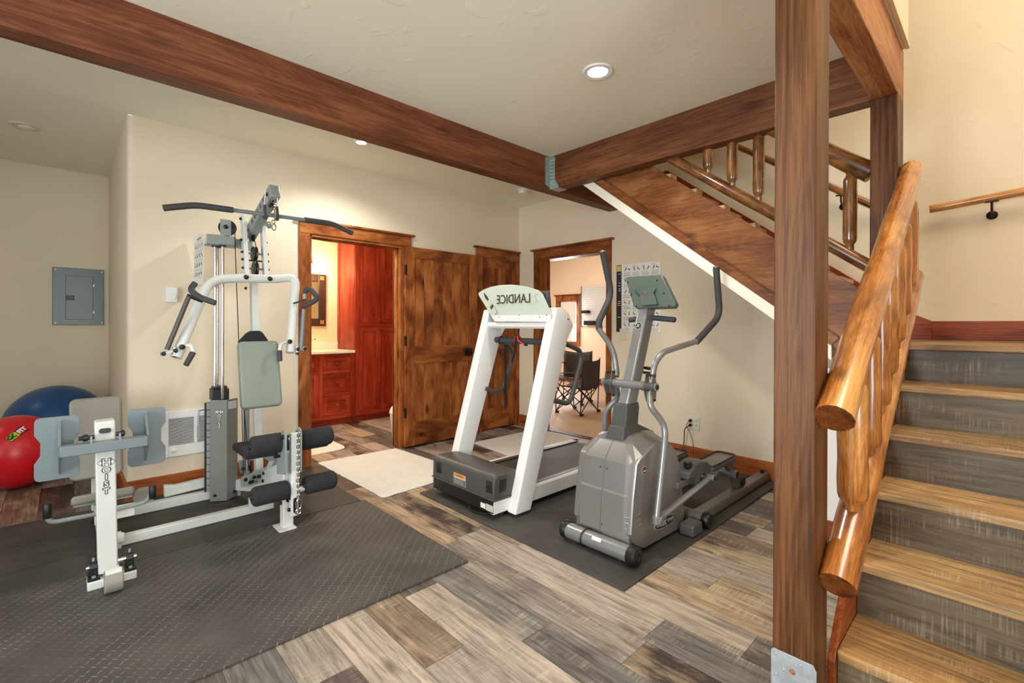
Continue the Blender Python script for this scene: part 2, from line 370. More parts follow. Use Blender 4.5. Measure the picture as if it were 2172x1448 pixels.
M_CANVAS = plain('charcoal_canvas', (66, 62, 60), 0.85, bump=0.3, bscale=300)
M_PEGB = plain('pegboard_white', (214, 214, 208), 0.55)
M_MIRF = plain('mirror_frame', (58, 36, 22), 0.4, var=0.1, vscale=20)
M_MIRROR = plain('mirror_glass', (240, 226, 190), 0.03, 1.0)
M_ROSETTE = plain('copper_rosette', (176, 112, 76), 0.4, 0.3)
M_LAMP = emis('lamp_shade_lit', (255, 226, 170), 9.0)
M_LED = emis('lit_lens', (255, 250, 240), 14.0)
M_CURT = plain('sheer_curtain', (246, 244, 236), 0.8)
M_OUT = emis('bright_outdoors', (246, 250, 255), 1.6)
M_GLASS = glass('clear_glass')
M_MOSS = plain('moss_in_jar', (104, 96, 50), 0.9, bump=1, bscale=90)

# ---------------------------------------------------------------- mesh helpers
class MB:
    def __init__(s): s.b = bmesh.new()
    def _face(s, vs):
        try: return s.b.faces.new(vs)
        except ValueError: return None
    def hexa(s, c):
        v = [s.b.verts.new(p) for p in c]
        for f in ((0,3,2,1),(4,5,6,7),(0,1,5,4),(1,2,6,5),(2,3,7,6),(3,0,4,7)): s._face([v[i] for i in f])
        return s
    def box(s, x0, x1, y0, y1, z0, z1):
        return s.hexa([(x0,y0,z0),(x1,y0,z0),(x1,y1,z0),(x0,y1,z0),(x0,y0,z1),(x1,y0,z1),(x1,y1,z1),(x0,y1,z1)])
    def bar(s, p0, p1, w, h, side=(1,0,0), w1=None, h1=None):
        """rectangular bar from p0 to p1; w is measured along 'side', h across it"""
        p0 = Vector(p0); p1 = Vector(p1); d = (p1-p0).normalized(); a = Vector(side)
        a = (a - d*a.dot(d)).normalized(); c = d.cross(a)
        w1 = w if w1 is None else w1; h1 = h if h1 is None else h1
        q = []
        for p, ww, hh in ((p0, w, h), (p1, w1, h1)):
            q += [p-a*ww/2-c*hh/2, p+a*ww/2-c*hh/2, p+a*ww/2+c*hh/2, p-a*ww/2+c*hh/2]
        return s.hexa(q)
    def rings(s, rs, cap=True, closed=False):
        vv = [[s.b.verts.new(p) for p in r] for r in rs]; n = len(vv[0])
        rng = len(vv) if closed else len(vv)-1
        for i in range(rng):
            A = vv[i]; B = vv[(i+1) % len(vv)]
            for j in range(n): s._face([A[j], A[(j+1) % n], B[(j+1) % n], B[j]])
        if cap and not closed: s._face(vv[0][::-1]); s._face(vv[-1])
        return s
    def cyl(s, p0, p1, r0, r1=None, seg=16):
        p0 = Vector(p0); p1 = Vector(p1); r1 = r0 if r1 is None else r1
        d = (p1-p0).normalized(); a = d.orthogonal().normalized(); c = d.cross(a)
        return s.rings([[p+(a*cos(2*pi*i/seg)+c*sin(2*pi*i/seg))*r for i in range(seg)] for p, r in ((p0,r0),(p1,r1))])
    def lathe(s, p0, axis, prof, seg=20):
        """prof = list of (distance along axis, radius)"""
        p0 = Vector(p0); d = Vector(axis).normalized(); a = d.orthogonal().normalized(); c = d.cross(a)
        return s.rings([[p0+d*t+(a*cos(2*pi*i/seg)+c*sin(2*pi*i/seg))*max(r,1e-4) for i in range(seg)] for t, r in prof])
    def tube(s, pts, r, bend=0.04, seg=12, closed=False, r1=None, flat=None):
        pts = [Vector(p) for p in pts]; path = []
        n = len(pts)
        for i, p in enumerate(pts):
            if (i == 0 or i == n-1) and not closed: path.append(p); continue
            a = pts[i-1]; c = pts[(i+1) % n]
            da = (a-p); dc = (c-p); k = min(bend, da.length*0.48, dc.length*0.48)
            q0 = p+da.normalized()*k; q1 = p+dc.normalized()*k
            m = 6
            for t in range(m+1):
                u = t/m; path.append(q0*(1-u)**2 + p*2*u*(1-u) + q1*u*u)
        rs = []; N = len(path)
        t0 = (path[1]-path[0]).normalized(); a = t0.orthogonal().normalized()
        for i, p in enumerate(path):
            if closed: t = (path[(i+1) % N]-path[i-1]).normalized()
            else: t = (path[min(i+1, N-1)]-path[max(i-1, 0)]).normalized()
            a = (a - t*a.dot(t)).normalized(); c = t.cross(a)
            rr = r if r1 is None else r+(r1-r)*i/(N-1)
            rs.append([p+(a*cos(2*pi*j/seg)+c*sin(2*pi*j/seg))*rr for j in range(seg)])
        return s.rings(rs, closed=closed)
    def prism(s, pts, axis, a, b):
        """2-D outline (the two coordinates other than axis, in xyz order) extruded from a to b along axis"""
        i = 'XYZ'.index(axis)
        def mk(p, v):
            q = list(p); q.insert(i, v); return q
        A = [s.b.verts.new(mk(p, a)) for p in pts]; B = [s.b.verts.new(mk(p, b)) for p in pts]; n = len(pts)
        s._face(A); s._face(B[::-1])
        for j in range(n): s._face([A[j], B[j], B[(j+1) % n], A[(j+1) % n]])
        return s
    def slab(s, pts, off):
        """3-D outline given a thickness vector"""
        o = Vector(off); A = [s.b.verts.new(Vector(p)) for p in pts]; B = [s.b.verts.new(Vector(p)+o) for p in pts]; n = len(pts)
        s._face(A); s._face(B[::-1])
        for j in range(n): s._face([A[j], B[j], B[(j+1) % n], A[(j+1) % n]])
        return s
    def ball(s, c, r, sc=(1,1,1), seg=24, rng=16):
        c = Vector(c); rs = []
        for i in range(rng+1):
            th = pi*i/rng; rr = max(sin(th), 1e-3)*r; z = -cos(th)*r
            rs.append([c+Vector((rr*cos(2*pi*j/seg)*sc[0], rr*sin(2*pi*j/seg)*sc[1], z*sc[2])) for j in range(seg)])
        return s.rings(rs)
    def torus(s, c, axis, R, r, seg=24, sub=8, sc=1.0, dirv=None):
        d = Vector(axis).normalized(); a = Vector(dirv).normalized() if dirv else d.orthogonal().normalized(); e = d.cross(a); c = Vector(c)
        rs = []
        for i in range(seg):
            t = 2*pi*i/seg; o = a*cos(t)*sc+e*sin(t); n = (a*cos(t)+e*sin(t)).normalized()
            rs.append([c+o*R+(n*cos(2*pi*j/sub)+d*sin(2*pi*j/sub))*r for j in range(sub)])
        return s.rings(rs, closed=True)
def rrect(x0, x1, y0, y1, r, n=5):
    out = []
    for cx, cy, a0 in ((x1-r, y1-r, 0), (x0+r, y1-r, 90), (x0+r, y0+r, 180), (x1-r, y0+r, 270)):
        for i in range(n+1):
            t = radians(a0+90*i/n); out.append((cx+r*cos(t), cy+r*sin(t)))
    return out
WL = {}
def W(o): return WL.get(o.name_full, Vector((0,0,0))) if o is not None else Vector((0,0,0))
def obj(name, mb, mat, parent=None, bev=0.0, seg=2, smooth=True, ang=35, label=None, center=True):
    me = bpy.data.meshes.new(name); b = mb.b
    bmesh.ops.recalc_face_normals(b, faces=b.faces[:])
    if center and len(b.verts):
        mn = Vector([min(v.co[i] for v in b.verts) for i in range(3)]); mx = Vector([max(v.co[i] for v in b.verts) for i in range(3)])
        c = (mn+mx)/2
        for v in b.verts: v.co -= c
    else: c = Vector((0,0,0))
    b.to_mesh(me); b.free()
    me.materials.append(mat)
    if smooth:
        me.shade_smooth(); me.set_sharp_from_angle(angle=radians(ang))
    o = bpy.data.objects.new(name, me); COL.objects.link(o)
    WL[o.name_full] = c
    o.parent = parent; o.location = c - W(parent)
    if bev:
        md = o.modifiers.new('edge', 'BEVEL'); md.width = bev; md.segments = seg; md.limit_method = 'ANGLE'; md.angle_limit = radians(40)
        md.harden_normals = False
    if label: o['label'] = label
    return o
def thing(name, label, cat, loc=(0,0,0), group=None):
    o = bpy.data.objects.new(name, None); COL.objects.link(o); o.location = loc; o.empty_display_size = 0.1
    WL[o.name_full] = Vector(loc); o['label'] = label; o['category'] = cat
    if group: o['group'] = group
    return o
def tag(o, label, cat, group=None):
    o['label'] = label; o['category'] = cat
    if group: o['group'] = group
    return o
def struct(o, label=None):
    o['kind'] = 'structure'
    if label: o['label'] = label
    return o
def holder(name, loc=(0,0,0)):
    o = bpy.data.objects.new(name, None); COL.objects.link(o); o.location = loc; o.empty_display_size = 0.1
    WL[o.name_full] = Vector(loc); o['kind'] = 'structure'; return o
def clone(o, loc, parent):
    c = o.copy(); COL.objects.link(c); WL[c.name_full] = Vector(loc); c.parent = parent; c.location = Vector(loc)-W(parent); return c
def lettering(text, size, mat, parent, origin, right, up, thick=0.001, name='lettering', bold=0.0, xs=1.0, spacing=1.0, align='CENTER'):
    """flat raised letters: right and up are unit directions of the writing"""
    cu = bpy.data.curves.new(name, 'FONT'); cu.body = text; cu.size = size; cu.extrude = thick; cu.offset = bold
    cu.align_x = align; cu.align_y = 'CENTER'; cu.resolution_u = 3; cu.space_character = spacing
    t = bpy.data.objects.new('tmp', cu); COL.objects.link(t)
    dg = bpy.context.evaluated_depsgraph_get(); me = bpy.data.meshes.new_from_object(t.evaluated_get(dg))
    bpy.data.objects.remove(t); bpy.data.curves.remove(cu)
    R = Vector(right).normalized()*xs; U = Vector(up).normalized(); Nn = R.cross(U).normalized()
    me.transform(Matrix(((R.x,U.x,Nn.x,0),(R.y,U.y,Nn.y,0),(R.z,U.z,Nn.z,0),(0,0,0,1))))
    me.materials.clear(); me.materials.append(mat)
    o = bpy.data.objects.new(name, me); COL.objects.link(o); WL[o.name_full] = Vector(origin)
    o.parent = parent; o.location = Vector(origin)-W(parent)
    return o
def log(name, p0, p1, r0, r1, mat, parent, prof=None, seg=14, gnarl=0.06, endmat=None, n=14, seed=0):
    """a peeled log: lumpy tapering stick built along its own z axis"""
    p0 = Vector(p0); p1 = Vector(p1); d = p1-p0; Ln = d.length; rd = random.Random(seed)
    b = bmesh.new(); ph = [rd.uniform(0, 6.28) for _ in range(6)]; rs = []
    ts = [i/n for i in range(n+1)] if prof is None else [t for t, _ in prof]
    for k, t in enumerate(ts):
        r = (r0+(r1-r0)*t) if prof is None else prof[k][1]*r0
        ring = []
        for j in range(seg):
            a = 2*pi*j/seg
            g = 1+gnarl*(0.5*sin(2*a+ph[0]+t*5)+0.4*sin(3*a+ph[1]-t*9)+0.5*sin(t*17+ph[2])+0.3*sin(a+ph[3]+t*23))
            ring.append(b.verts.new((r*g*cos(a), r*g*sin(a), t*Ln)))
        rs.append(ring)
    for i in range(len(rs)-1):
        for j in range(seg): b.faces.new([rs[i][j], rs[i][(j+1) % seg], rs[i+1][(j+1) % seg], rs[i+1][j]])
    f0 = b.faces.new(rs[0][::-1]); f1 = b.faces.new(rs[-1])
    if endmat: f0.material_index = 1; f1.material_index = 1
    me = bpy.data.meshes.new(name); b.to_mesh(me); b.free(); me.materials.append(mat)
    if endmat: me.materials.append(endmat)
    me.shade_smooth(); me.set_sharp_from_angle(angle=radians(50))
    o = bpy.data.objects.new(name, me); COL.objects.link(o); WL[o.name_full] = p0
    o.rotation_euler = d.to_track_quat('Z', 'Y').to_euler(); o.parent = parent; o.location = p0-W(parent)
    return o
# ================================================================ the room
XW = 4.13      # plaster face of the wall with the doorway
YW = 4.234     # plaster face of the wall with the bathroom door
ZC = 2.712
YN = 6.185     # back of the hall recess
# ---- floor: one board per object
PW = 0.18
fl = struct(obj('floor', MB().box(-3.1, XW+0.13, -3.3, 6.5, -0.06, -0.006), M_SUB))
lens = {}
def plank_mesh(L_):
    k = round(L_, 3)
    if k not in lens:
        m = MB().box(-PW/2+0.0008, PW/2-0.0008, -L_/2+0.0008, L_/2-0.0008, -0.0058, 0.0)
        b = m.b; bmesh.ops.recalc_face_normals(b, faces=b.faces[:])
        me = bpy.data.meshes.new('floor_plank'); b.to_mesh(me); b.free(); me.materials.append(M_PLANK); lens[k] = me
    return lens[k]
known = {0: 1.456, 1: 1.90, 2: 1.32, 3: 2.2, 4: 1.0, 5: 0.69, 6: 1.42, 7: 0.98, -1: 2.1, -2: 1.65}
for k in range(-8, 18):
    xa = 0.95 + PW*k
    if xa + PW > XW + 0.09: break
    L0 = 1.22; off = known.get(k, random.uniform(0, L0)); y = off - L0*4
    while y < 6.18:
        a = max(y, -0.75); c = min(y+L0, 6.18); y += L0
        if c - a < 0.08: continue
        if xa + PW < 0.5 and c < 0.3: continue
        if xa > 1.9 and c < 0.38: continue
        me = plank_mesh(c-a)
        o = bpy.data.objects.new('floor_plank', me); COL.objects.link(o); o.parent = fl
        o.location = Vector((xa+PW/2, (a+c)/2, random.uniform(-0.0004, 0.0002))) - W(fl)
# ---- ceiling
cl = MB()
cl.box(-3.0, XW, 0.50, YW, ZC, ZC+0.12)
cl.box(-3.0, 1.0, -3.2, 0.50, ZC, ZC+0.12)
cl.box(-3.0, 0.32, YW, YN, ZC, ZC+0.12)
struct(obj('ceiling', MB().box(-3.0, XW, 2.42, YW, ZC, ZC+0.12).box(-3.0, 3.17, 0.50, 2.42, ZC, ZC+0.12).box(-3.0, 1.0, -3.2, 0.50, ZC, ZC+0.12).box(-3.0, 0.32, YW, YN, ZC, ZC+0.12), M_CEIL, smooth=False))
struct(obj('ceiling_stairwell', MB().box(0.9, XW+0.1, -1.7, 0.5, 5.2, 5.3).box(3.17, XW+0.1, 0.5, 2.6, 5.2, 5.3), M_CEIL, smooth=False))
struct(obj('ceiling_bathroom', MB().box(0.45, 4.1, YW+0.12, 6.5, ZC, ZC+0.1), M_BATHW, smooth=False))
struct(obj('ceiling_far_room', MB().box(XW+0.12, 8.3, 2.0, 7.6, 2.75, 2.85), M_FARW, smooth=False))
# ---- walls
TH = 0.12
# wall with the bathroom door and the closet (rounded plaster corner at its near end)
def arc(cx, cy, r, a0, a1, n=6): return [(cx+r*cos(radians(a0+(a1-a0)*i/n)), cy+r*sin(radians(a0+(a1-a0)*i/n))) for i in range(n+1)]
cornerp = arc(0.36, YW+0.045, 0.045, 270, 180) 
w = MB()
w.prism([(1.56, YW)] + cornerp + [(0.315, YW+TH), (1.56, YW+TH)], 'Z', 0, ZC)
w.box(1.56, 2.475, YW, YW+TH, 2.04, ZC).box(2.475, 3.52, YW, YW+TH, 0, ZC).box(3.52, 4.085, YW, YW+TH, 2.04, ZC).box(4.085, XW+TH, YW, YW+TH, 0, ZC)
struct(obj('wall_left', w, M_WALL, ang=30))
struct(obj('wall_niche_side', MB().box(0.315, 0.435, YW+TH, YN, 0, ZC), M_WALL, smooth=False))
struct(obj('wall_niche_back', MB().box(-3.0, 0.435, YN, YN+TH, 0, ZC), M_WALL, smooth=False))
# wall with the doorway to the far room, running on behind the stairs
w = MB().box(XW, XW+TH, 3.86, YW+TH, 0, 5.2).box(XW, XW+TH, 2.89, 3.86, 2.045, 5.2).box(XW, XW+TH, -1.7, 2.89, 0, 5.2)
struct(obj('wall_back', w, M_WALL, smooth=False))
# header wall above the beam over the posts and the wall beside the lower flight
struct(obj('wall_upper', MB().box(1.0, 3.217, 0.368, 0.50, ZC, 5.2), M_WALL, smooth=False))
struct(obj('trim_1', MB().box(1.0, 3.222, 0.362, 0.378, ZC-0.002, ZC+0.016), M_TRIM, smooth=False))
struct(obj('wall_upper_landing', MB().box(3.17, XW, 2.42, 2.54, ZC, 5.2).box(3.10, 3.17, 0.50, 2.5, ZC+0.0, 5.2), M_WALL, smooth=False))
struct(obj('wall_right', MB().box(0.9, XW+TH, -1.72, -1.6, 0, 5.2), M_WALL, smooth=False))
struct(obj('wall_front_upper', MB().box(0.9, 1.0, -1.6, 0.5, ZC, 5.2), M_WALL, smooth=False))
# rear of the room behind the camera: unglazed window gaps, assumed and added for daylight
w = MB().box(-3.1, -3.0, -3.2, 0.0, 0, ZC).box(-3.1, -3.0, 3.8, 6.3, 0, ZC).box(-3.1, -3.0, 0.0, 3.8, 0, 0.35).box(-3.1, -3.0, 0.0, 3.8, 2.5, ZC)
struct(obj('wall_rear', w, M_WALL, smooth=False))
w = MB().box(-3.1, -1.3, -3.3, -3.2, 0, ZC).box(1.6, 1.9, -3.3, -3.2, 0, ZC).box(-1.3, 1.6, -3.3, -3.2, 0, 0.35).box(-1.3, 1.6, -3.3, -3.2, 2.5, ZC)
struct(obj('wall_rear_side', w, M_WALL, smooth=False))
struct(obj('wall_rear_return', MB().box(0.9, 1.0, -3.2, -1.6, 0, ZC), M_WALL, smooth=False))
# space under the landing, closed with white plaster
struct(obj('wall_under_landing', MB().box(3.25, 3.33, 0.43, 0.95, 0, 1.0), M_WALLW, smooth=False))
struct(obj('wall_under_stairs', MB().prism([(1.95, 0), (3.26, 0), (3.26, 1.0), (3.2, 0.97), (1.95, 0.13)], 'Y', 0.405, 0.43), M_WALLW, smooth=False))
# bathroom shell
struct(obj('wall_bathroom', MB().box(0.45, 4.1, 6.26, 6.36, 0, ZC).box(3.95, 4.05, YW+TH, 6.26, 0, ZC).box(0.45, 0.5, YW+TH, 6.26, 0, ZC), M_BATHW, smooth=False))
# far room shell
w = MB().box(8.1, 8.2, 2.0, 6.48, 0, 2.75).box(8.1, 8.2, 6.98, 7.6, 0, 2.75).box(8.1, 8.2, 6.48, 6.98, 0, 0.885).box(8.1, 8.2, 6.48, 6.98, 1.775, 2.75)
w.box(XW+TH, 8.2, 7.5, 7.6, 0, 2.75).box(XW+TH, 8.2, 1.9, 2.0, 0, 2.75).box(XW+TH, XW+TH+0.02, 2.0, 2.86, 0, 2.75).box(XW+TH, XW+TH+0.02, 3.89, 7.6, 0, 2.75).box(XW+TH, XW+TH+0.02, 2.86, 3.89, 2.046, 2.75)
struct(obj('wall_far_room', w, M_FARW, smooth=False))
struct(obj('floor_far_room', MB().box(XW+0.10, 8.2, 1.9, 7.6, -0.05, 0.0), M_FARF, smooth=False))
# ---- baseboards
BH = 0.135
def base(name, m, mat): return struct(obj(name, m, mat, bev=0.003, seg=1))
base('baseboard_left', MB().box(0.30, 1.455, YW-0.016, YW, 0, 0.147), M_BASEX)
base('baseboard_niche_side', MB().box(0.299, 0.315, YW, YN, 0, BH), M_BASEY)
base('baseboard_niche_back', MB().box(-3.0, 0.315, YN-0.016, YN, 0, BH), M_BASEX)
base('baseboard_corner', MB().box(XW-0.016, XW, 3.965, YW-0.02, 0, BH), M_BASEY)
base('baseboard_back', MB().box(XW-0.016, XW, 0.45, 2.825, 0, 0.152), M_BASEY)
base('baseboard_under_landing', MB().box(3.234, 3.25, 0.45, 0.95, 0, 0.11), M_SKIRT)
base('baseboard_landing', MB().box(XW-0.018, XW, -1.6, 0.345, 1.162, 1.281), M_SKIRT)
base('baseboard_far_room', MB().box(8.084, 8.1, 2.0, 7.5, 0, 0.13), M_SKIRT)
# ---- beams and posts
ZB = 2.434
struct(obj('beam_long', MB().box(-3.0, XW, 2.755, 2.882, ZB, ZC), M_BEAMX, bev=0.004))
struct(obj('beam_cross', MB().box(3.068, 3.172, 0.505, 2.752, ZB, ZC), M_BEAMY, bev=0.004))
bh = struct(obj('beam_header', MB().box(1.60, 3.248, 0.39, 0.504, ZB-0.002, ZC), M_BEAM3, bev=0.004))
po = struct(obj('post_near', MB().box(1.60, 1.742, 0.39, 0.503, 0, ZB-0.003), M_POST, bev=0.004), 'tall square timber post in front of the stairs')
po2 = struct(obj('post_far', MB().box(3.06, 3.246, 0.39, 0.503, 0, ZB-0.003), M_POST, bev=0.004), 'square timber post beside the stair landing')
for p in ((3.06,0.477,2.381), (3.06,0.414,2.379)):
    obj('bolt_hole', MB().cyl((3.0595, p[1], p[2]), (3.062, p[1], p[2]), 0.006, seg=10), M_BLACK, po2)
# joist hanger where the cross beam meets the long one
jh = thing('joist_hanger', 'galvanised scalloped joist hanger strap where the two ceiling beams meet', 'bracket', (3.06, 2.74, 2.43))
def scallop(y0, y1, z0, z1, flip):
    pts = [(y0, z0), (y0, z1)]; n = 9; out = []
    for i in range(n*4+1):
        t = i/(n*4); z = z1-(z1-z0)*t; out.append((y1+flip*0.004*abs(sin(t*n*pi)), z))
    return pts + out
# flange against the long beam's face, and the cheek beside the cross beam
obj('flange', MB().prism([(3.062-0.055, 2.700)] + [(3.062-0.055-0.004*abs(sin(i*pi/4)), 2.700-(0.24)*i/36) for i in range(37)] + [(3.066, 2.437), (3.066, 2.706)], 'Y', 2.7505, 2.7545), M_HANGER, jh, smooth=False)
obj('cheek', MB().prism([(2.7535, 2.706)] + [(2.700-0.004*abs(sin(i*pi/4)), 2.700-(0.19)*i/36) for i in range(37)] + [(2.66, 2.45), (2.655, 2.431), (2.7535, 2.431)], 'X', 3.0625, 3.0665), M_HANGER, jh, smooth=False)
obj('seat_plate', MB().box(3.063, 3.176, 2.655, 2.7535, 2.428, 2.4325), M_ZINC, jh, smooth=False)
for i in range(7):
    for dy in (0.012, 0.032):
        obj('nail', MB().cyl((3.062, 2.75-dy, 2.69-0.03*i), (3.0595, 2.75-dy, 2.69-0.03*i), 0.0045, seg=8), M_BOLT, jh)
# post base bracket
pb = thing('post_base_bracket', 'galvanised steel plate bracket at the foot of the near post', 'bracket', (1.598, 0.45, 0.0))
obj('plate', MB().prism([(0.383, 0.0), (0.383, 0.235), (0.392, 0.252), (0.498, 0.252), (0.505, 0.245), (0.505, 0.0)], 'X', 1.5935, 1.5985), M_ZINC, pb, bev=0.001)
for y, z in ((0.445, 0.205), (0.445, 0.135), (0.445, 0.065)):
    obj('bolt_hole', MB().cyl((1.5925, y, z), (1.5945, y, z), 0.0085, seg=16), M_BEAM3, pb)
for y, z in ((0.491, 0.238), (0.425, 0.236), (0.47, 0.2), (0.491, 0.175), (0.399, 0.175), (0.491, 0.1), (0.399, 0.1)):
    obj('nail', MB().ball((1.5935, y, z), 0.0045, seg=8, rng=6), M_ZINC, pb)
# ---- door casings
def casing(name, xl, xr, ztop, x_in, mats, y=YW, depth=0.02, hz=0.115, cl_=0.0, cr=0.0, proud=0.045):
    """craftsman casing on the wall facing the camera: two legs, head board, cap"""
    h = holder(name, ((xl+xr)/2, y, 0))
    if cl_: obj('casing_leg', MB().box(xl, xl+cl_, y-depth, y, 0, ztop), M_DOORV, h, bev=0.002, seg=1)
    if cr: obj('casing_leg', MB().box(xr-cr, xr, y-depth, y, 0, ztop), M_DOORV, h, bev=0.002, seg=1)
    obj('head_board', MB().box(xl, xr, y-depth-0.003, y, ztop, ztop+hz), M_DOORH, h, bev=0.002, seg=1)
    obj('cap', MB().box(xl-0.035, xr+min(0.035, max(0, XW-xr-0.002)), y-proud, y, ztop+hz, ztop+hz+0.022), M_DOORH, h, bev=0.008, seg=3)
    return h
t1 = casing('trim_2', 1.466, 2.575, 2.045, 0, 0, cl_=0.094, cr=0.10, hz=0.10)
obj('door_jamb', MB().box(1.56, 1.575, YW-0.01, YW+TH+0.012, 0, 2.035), M_DOORV, t1, smooth=False)
obj('door_jamb', MB().box(2.455, 2.475, YW-0.015, YW+TH+0.012, 0, 2.035), M_DOORV, t1, smooth=False)
obj('door_jamb_head', MB().box(1.56, 2.475, YW-0.01, YW+TH+0.012, 2.022, 2.045), M_DOORH, t1, smooth=False)
obj('door_stop', MB().box(1.575, 2.455, YW+0.045, YW+0.075, 2.008, 2.022).box(2.443, 2.455, YW+0.045, YW+0.075, 0, 2.022).box(1.575, 1.587, YW+0.045, YW+0.075, 0, 2.022), M_DOORV, t1, smooth=False)
obj('casing_leg', MB().box(2.455, 2.56, YW+TH, YW+TH+0.02, 0, 2.1).box(1.46, 1.575, YW+TH, YW+TH+0.02, 0, 2.1).box(1.46, 2.56, YW+TH, YW+TH+0.02, 2.035, 2.14), M_DOORV, t1, smooth=False)
t2 = casing('trim_3', 3.434, 4.128, 2.040, 0, 0, cl_=0.094, cr=0.046, hz=0.097)
obj('door_jamb', MB().box(3.519, 3.5285, YW-0.001, YW+TH, 0, 2.05), M_DOORV, t2, smooth=False)
obj('door_jamb', MB().box(4.0842, 4.092, YW-0.001, YW+TH, 0, 2.05), M_DOORV, t2, smooth=False)
obj('door_jamb_head', MB().box(3.52, 4.09, YW-0.001, YW+TH, 2.0405, 2.05), M_DOORH, t2, smooth=False)
obj('door_stop', MB().box(3.5285, 4.084, YW+0.044, YW+0.06, 0.0, 2.04), M_DOORV, t2, smooth=False)
# doorway casing on the back wall (faces -X)
t3 = holder('trim_4', (XW, 3.37, 0))
y0_, y1_ = 2.845, 3.955
obj('casing_leg', MB().box(XW-0.02, XW, y1_-0.095, y1_, 0, 2.045), M_DOORV, t3, bev=0.002, seg=1)
obj('casing_leg', MB().box(XW-0.02, XW, y0_, y0_+0.06, 0, 2.045), M_DOORV, t3, bev=0.002, seg=1)
obj('head_board', MB().box(XW-0.023, XW, y0_, y1_, 2.045, 2.135), M_DOORHY, t3, bev=0.002, seg=1)
obj('cap', MB().box(XW-0.05, XW, y0_-0.035, y1_+0.035, 2.135, 2.157), M_DOORHY, t3, bev=0.008, seg=3)
obj('door_jamb', MB().box(XW-0.01, XW+TH+0.03, 3.84, 3.86, 0, 2.03), M_DOORV, t3, smooth=False)
obj('door_stop', MB().box(XW+0.045, XW+0.075, 3.826, 3.84, 0, 2.02), M_DOORV, t3, smooth=False)
obj('door_jamb', MB().box(XW-0.01, XW+TH+0.03, 2.89, 2.905, 0, 2.03), M_DOORV, t3, smooth=False)
obj('door_jamb_head', MB().box(XW-0.01, XW+TH+0.03, 2.89, 3.86, 2.02, 2.045), M_DOORHY, t3, smooth=False)
obj('threshold', MB().box(XW+0.02, XW+0.11, 2.905, 3.84, 0.0, 0.006), M_BRONZE, t3, smooth=False)
# ---- doors
def panel_door(name, x0, x1, y0, y1, z0, z1, label, st=0.105, latch=True):
    """rail and stile door lying in a plane y0..y1, two panels of upright boards"""
    h = holder(name, ((x0+x1)/2, (y0+y1)/2, z0)); h['label'] = label
    ym = (y0+y1)/2; Z = (z0, z0+0.24, z0+0.83, z0+1.01, z1-0.11, z1)
    obj('stile', MB().box(x0, x0+st, y0, y1, z0, z1), M_DOORV, h, bev=0.002, seg=1)
    obj('stile', MB().box(x1-st, x1, y0, y1, z0, z1), M_DOORV, h, bev=0.002, seg=1)
    for a, c in ((Z[0], Z[1]), (Z[2], Z[3]), (Z[4], Z[5])):
        obj('rail', MB().box(x0+st, x1-st, y0+0.0006, y1-0.0006, a, c), M_DOORH, h, bev=0.002, seg=1)
    n = 6; wd = (x1-x0-2*st)/n
    for a, c in ((Z[1], Z[2]), (Z[3], Z[4])):
        for i in range(n):
            obj('panel_board', MB().box(x0+st+i*wd+0.0008, x0+st+(i+1)*wd-0.0008, y0+0.012+random.uniform(0, 0.001), y1-0.012, a-0.004, c+0.004), M_DOORV, h, bev=0.0015, seg=1)
    return h
d1 = panel_door('door_1', 2.478, 3.402, YW-0.075, YW-0.033, 0.018, 2.036, 'open knotty alder door folded back flat against the wall')
for z in (0.36, 1.085, 1.80):
    hg = obj('hinge', MB().cyl((2.472, YW-0.079, z-0.05), (2.472, YW-0.079, z+0.05), 0.006, seg=10).box(2.462, 2.49, YW-0.077, YW-0.0745, z-0.05, z+0.05), M_BRONZE, d1)
hd = obj('latch_plate', MB().box(3.235-0.012, 3.336-0.012, YW-0.083, YW-0.075, 0.90, 0.985), M_BRONZE, d1, bev=0.002)
obj('door_knob', MB().lathe((3.288-0.012, YW-0.082, 0.942), (0,-1,0), [(0,0.012),(0.012,0.012),(0.02,0.010),(0.026,0.024),(0.04,0.026),(0.048,0.012)]), M_BRONZE, d1)
obj('latch_edge', MB().box(3.402, 3.4035, YW-0.07, YW-0.038, 0.03, 2.03), M_TRIM, d1, smooth=False)  # pale strip: the lit look of the door's edge put into colour
d2 = panel_door('door_2', 3.53, 4.083, YW+0.008, YW+0.043, 0.016, 2.0385, 'closed narrow knotty alder closet door in the corner', st=0.105)
for z in (0.36, 1.085, 1.72):
    obj('hinge', MB().cyl((4.084, YW+0.002, z-0.045), (4.084, YW+0.002, z+0.045), 0.006, seg=10), M_BRONZE, d2)
# ================================================================ stairs
RISE = 0.192; RUN = 0.283
lower = thing('lower_staircase', 'wide lower flight of plank-covered stairs with brown weathered treads', 'staircase', (1.8, -0.4, 0))
YL0, YL1 = -1.58, 0.380
for k in range(6):
    x = 1.819 + RUN*k; z = RISE*(k+1)
    obj('riser', MB().box(x+0.012, x+0.029, YL0, YL1, z-RISE, z-0.03), M_RISER, lower, smooth=False)
    if k < 5:
        obj('tread', MB().box(x+0.006, x+RUN+0.012, YL0, YL1, z-0.028, z), M_TREAD, lower, smooth=False)
        obj('nosing', MB().box(x, x+0.045, YL0, YL1+0.0, z-0.03, z+0.0025), M_TREAD, lower, bev=0.007, seg=3)
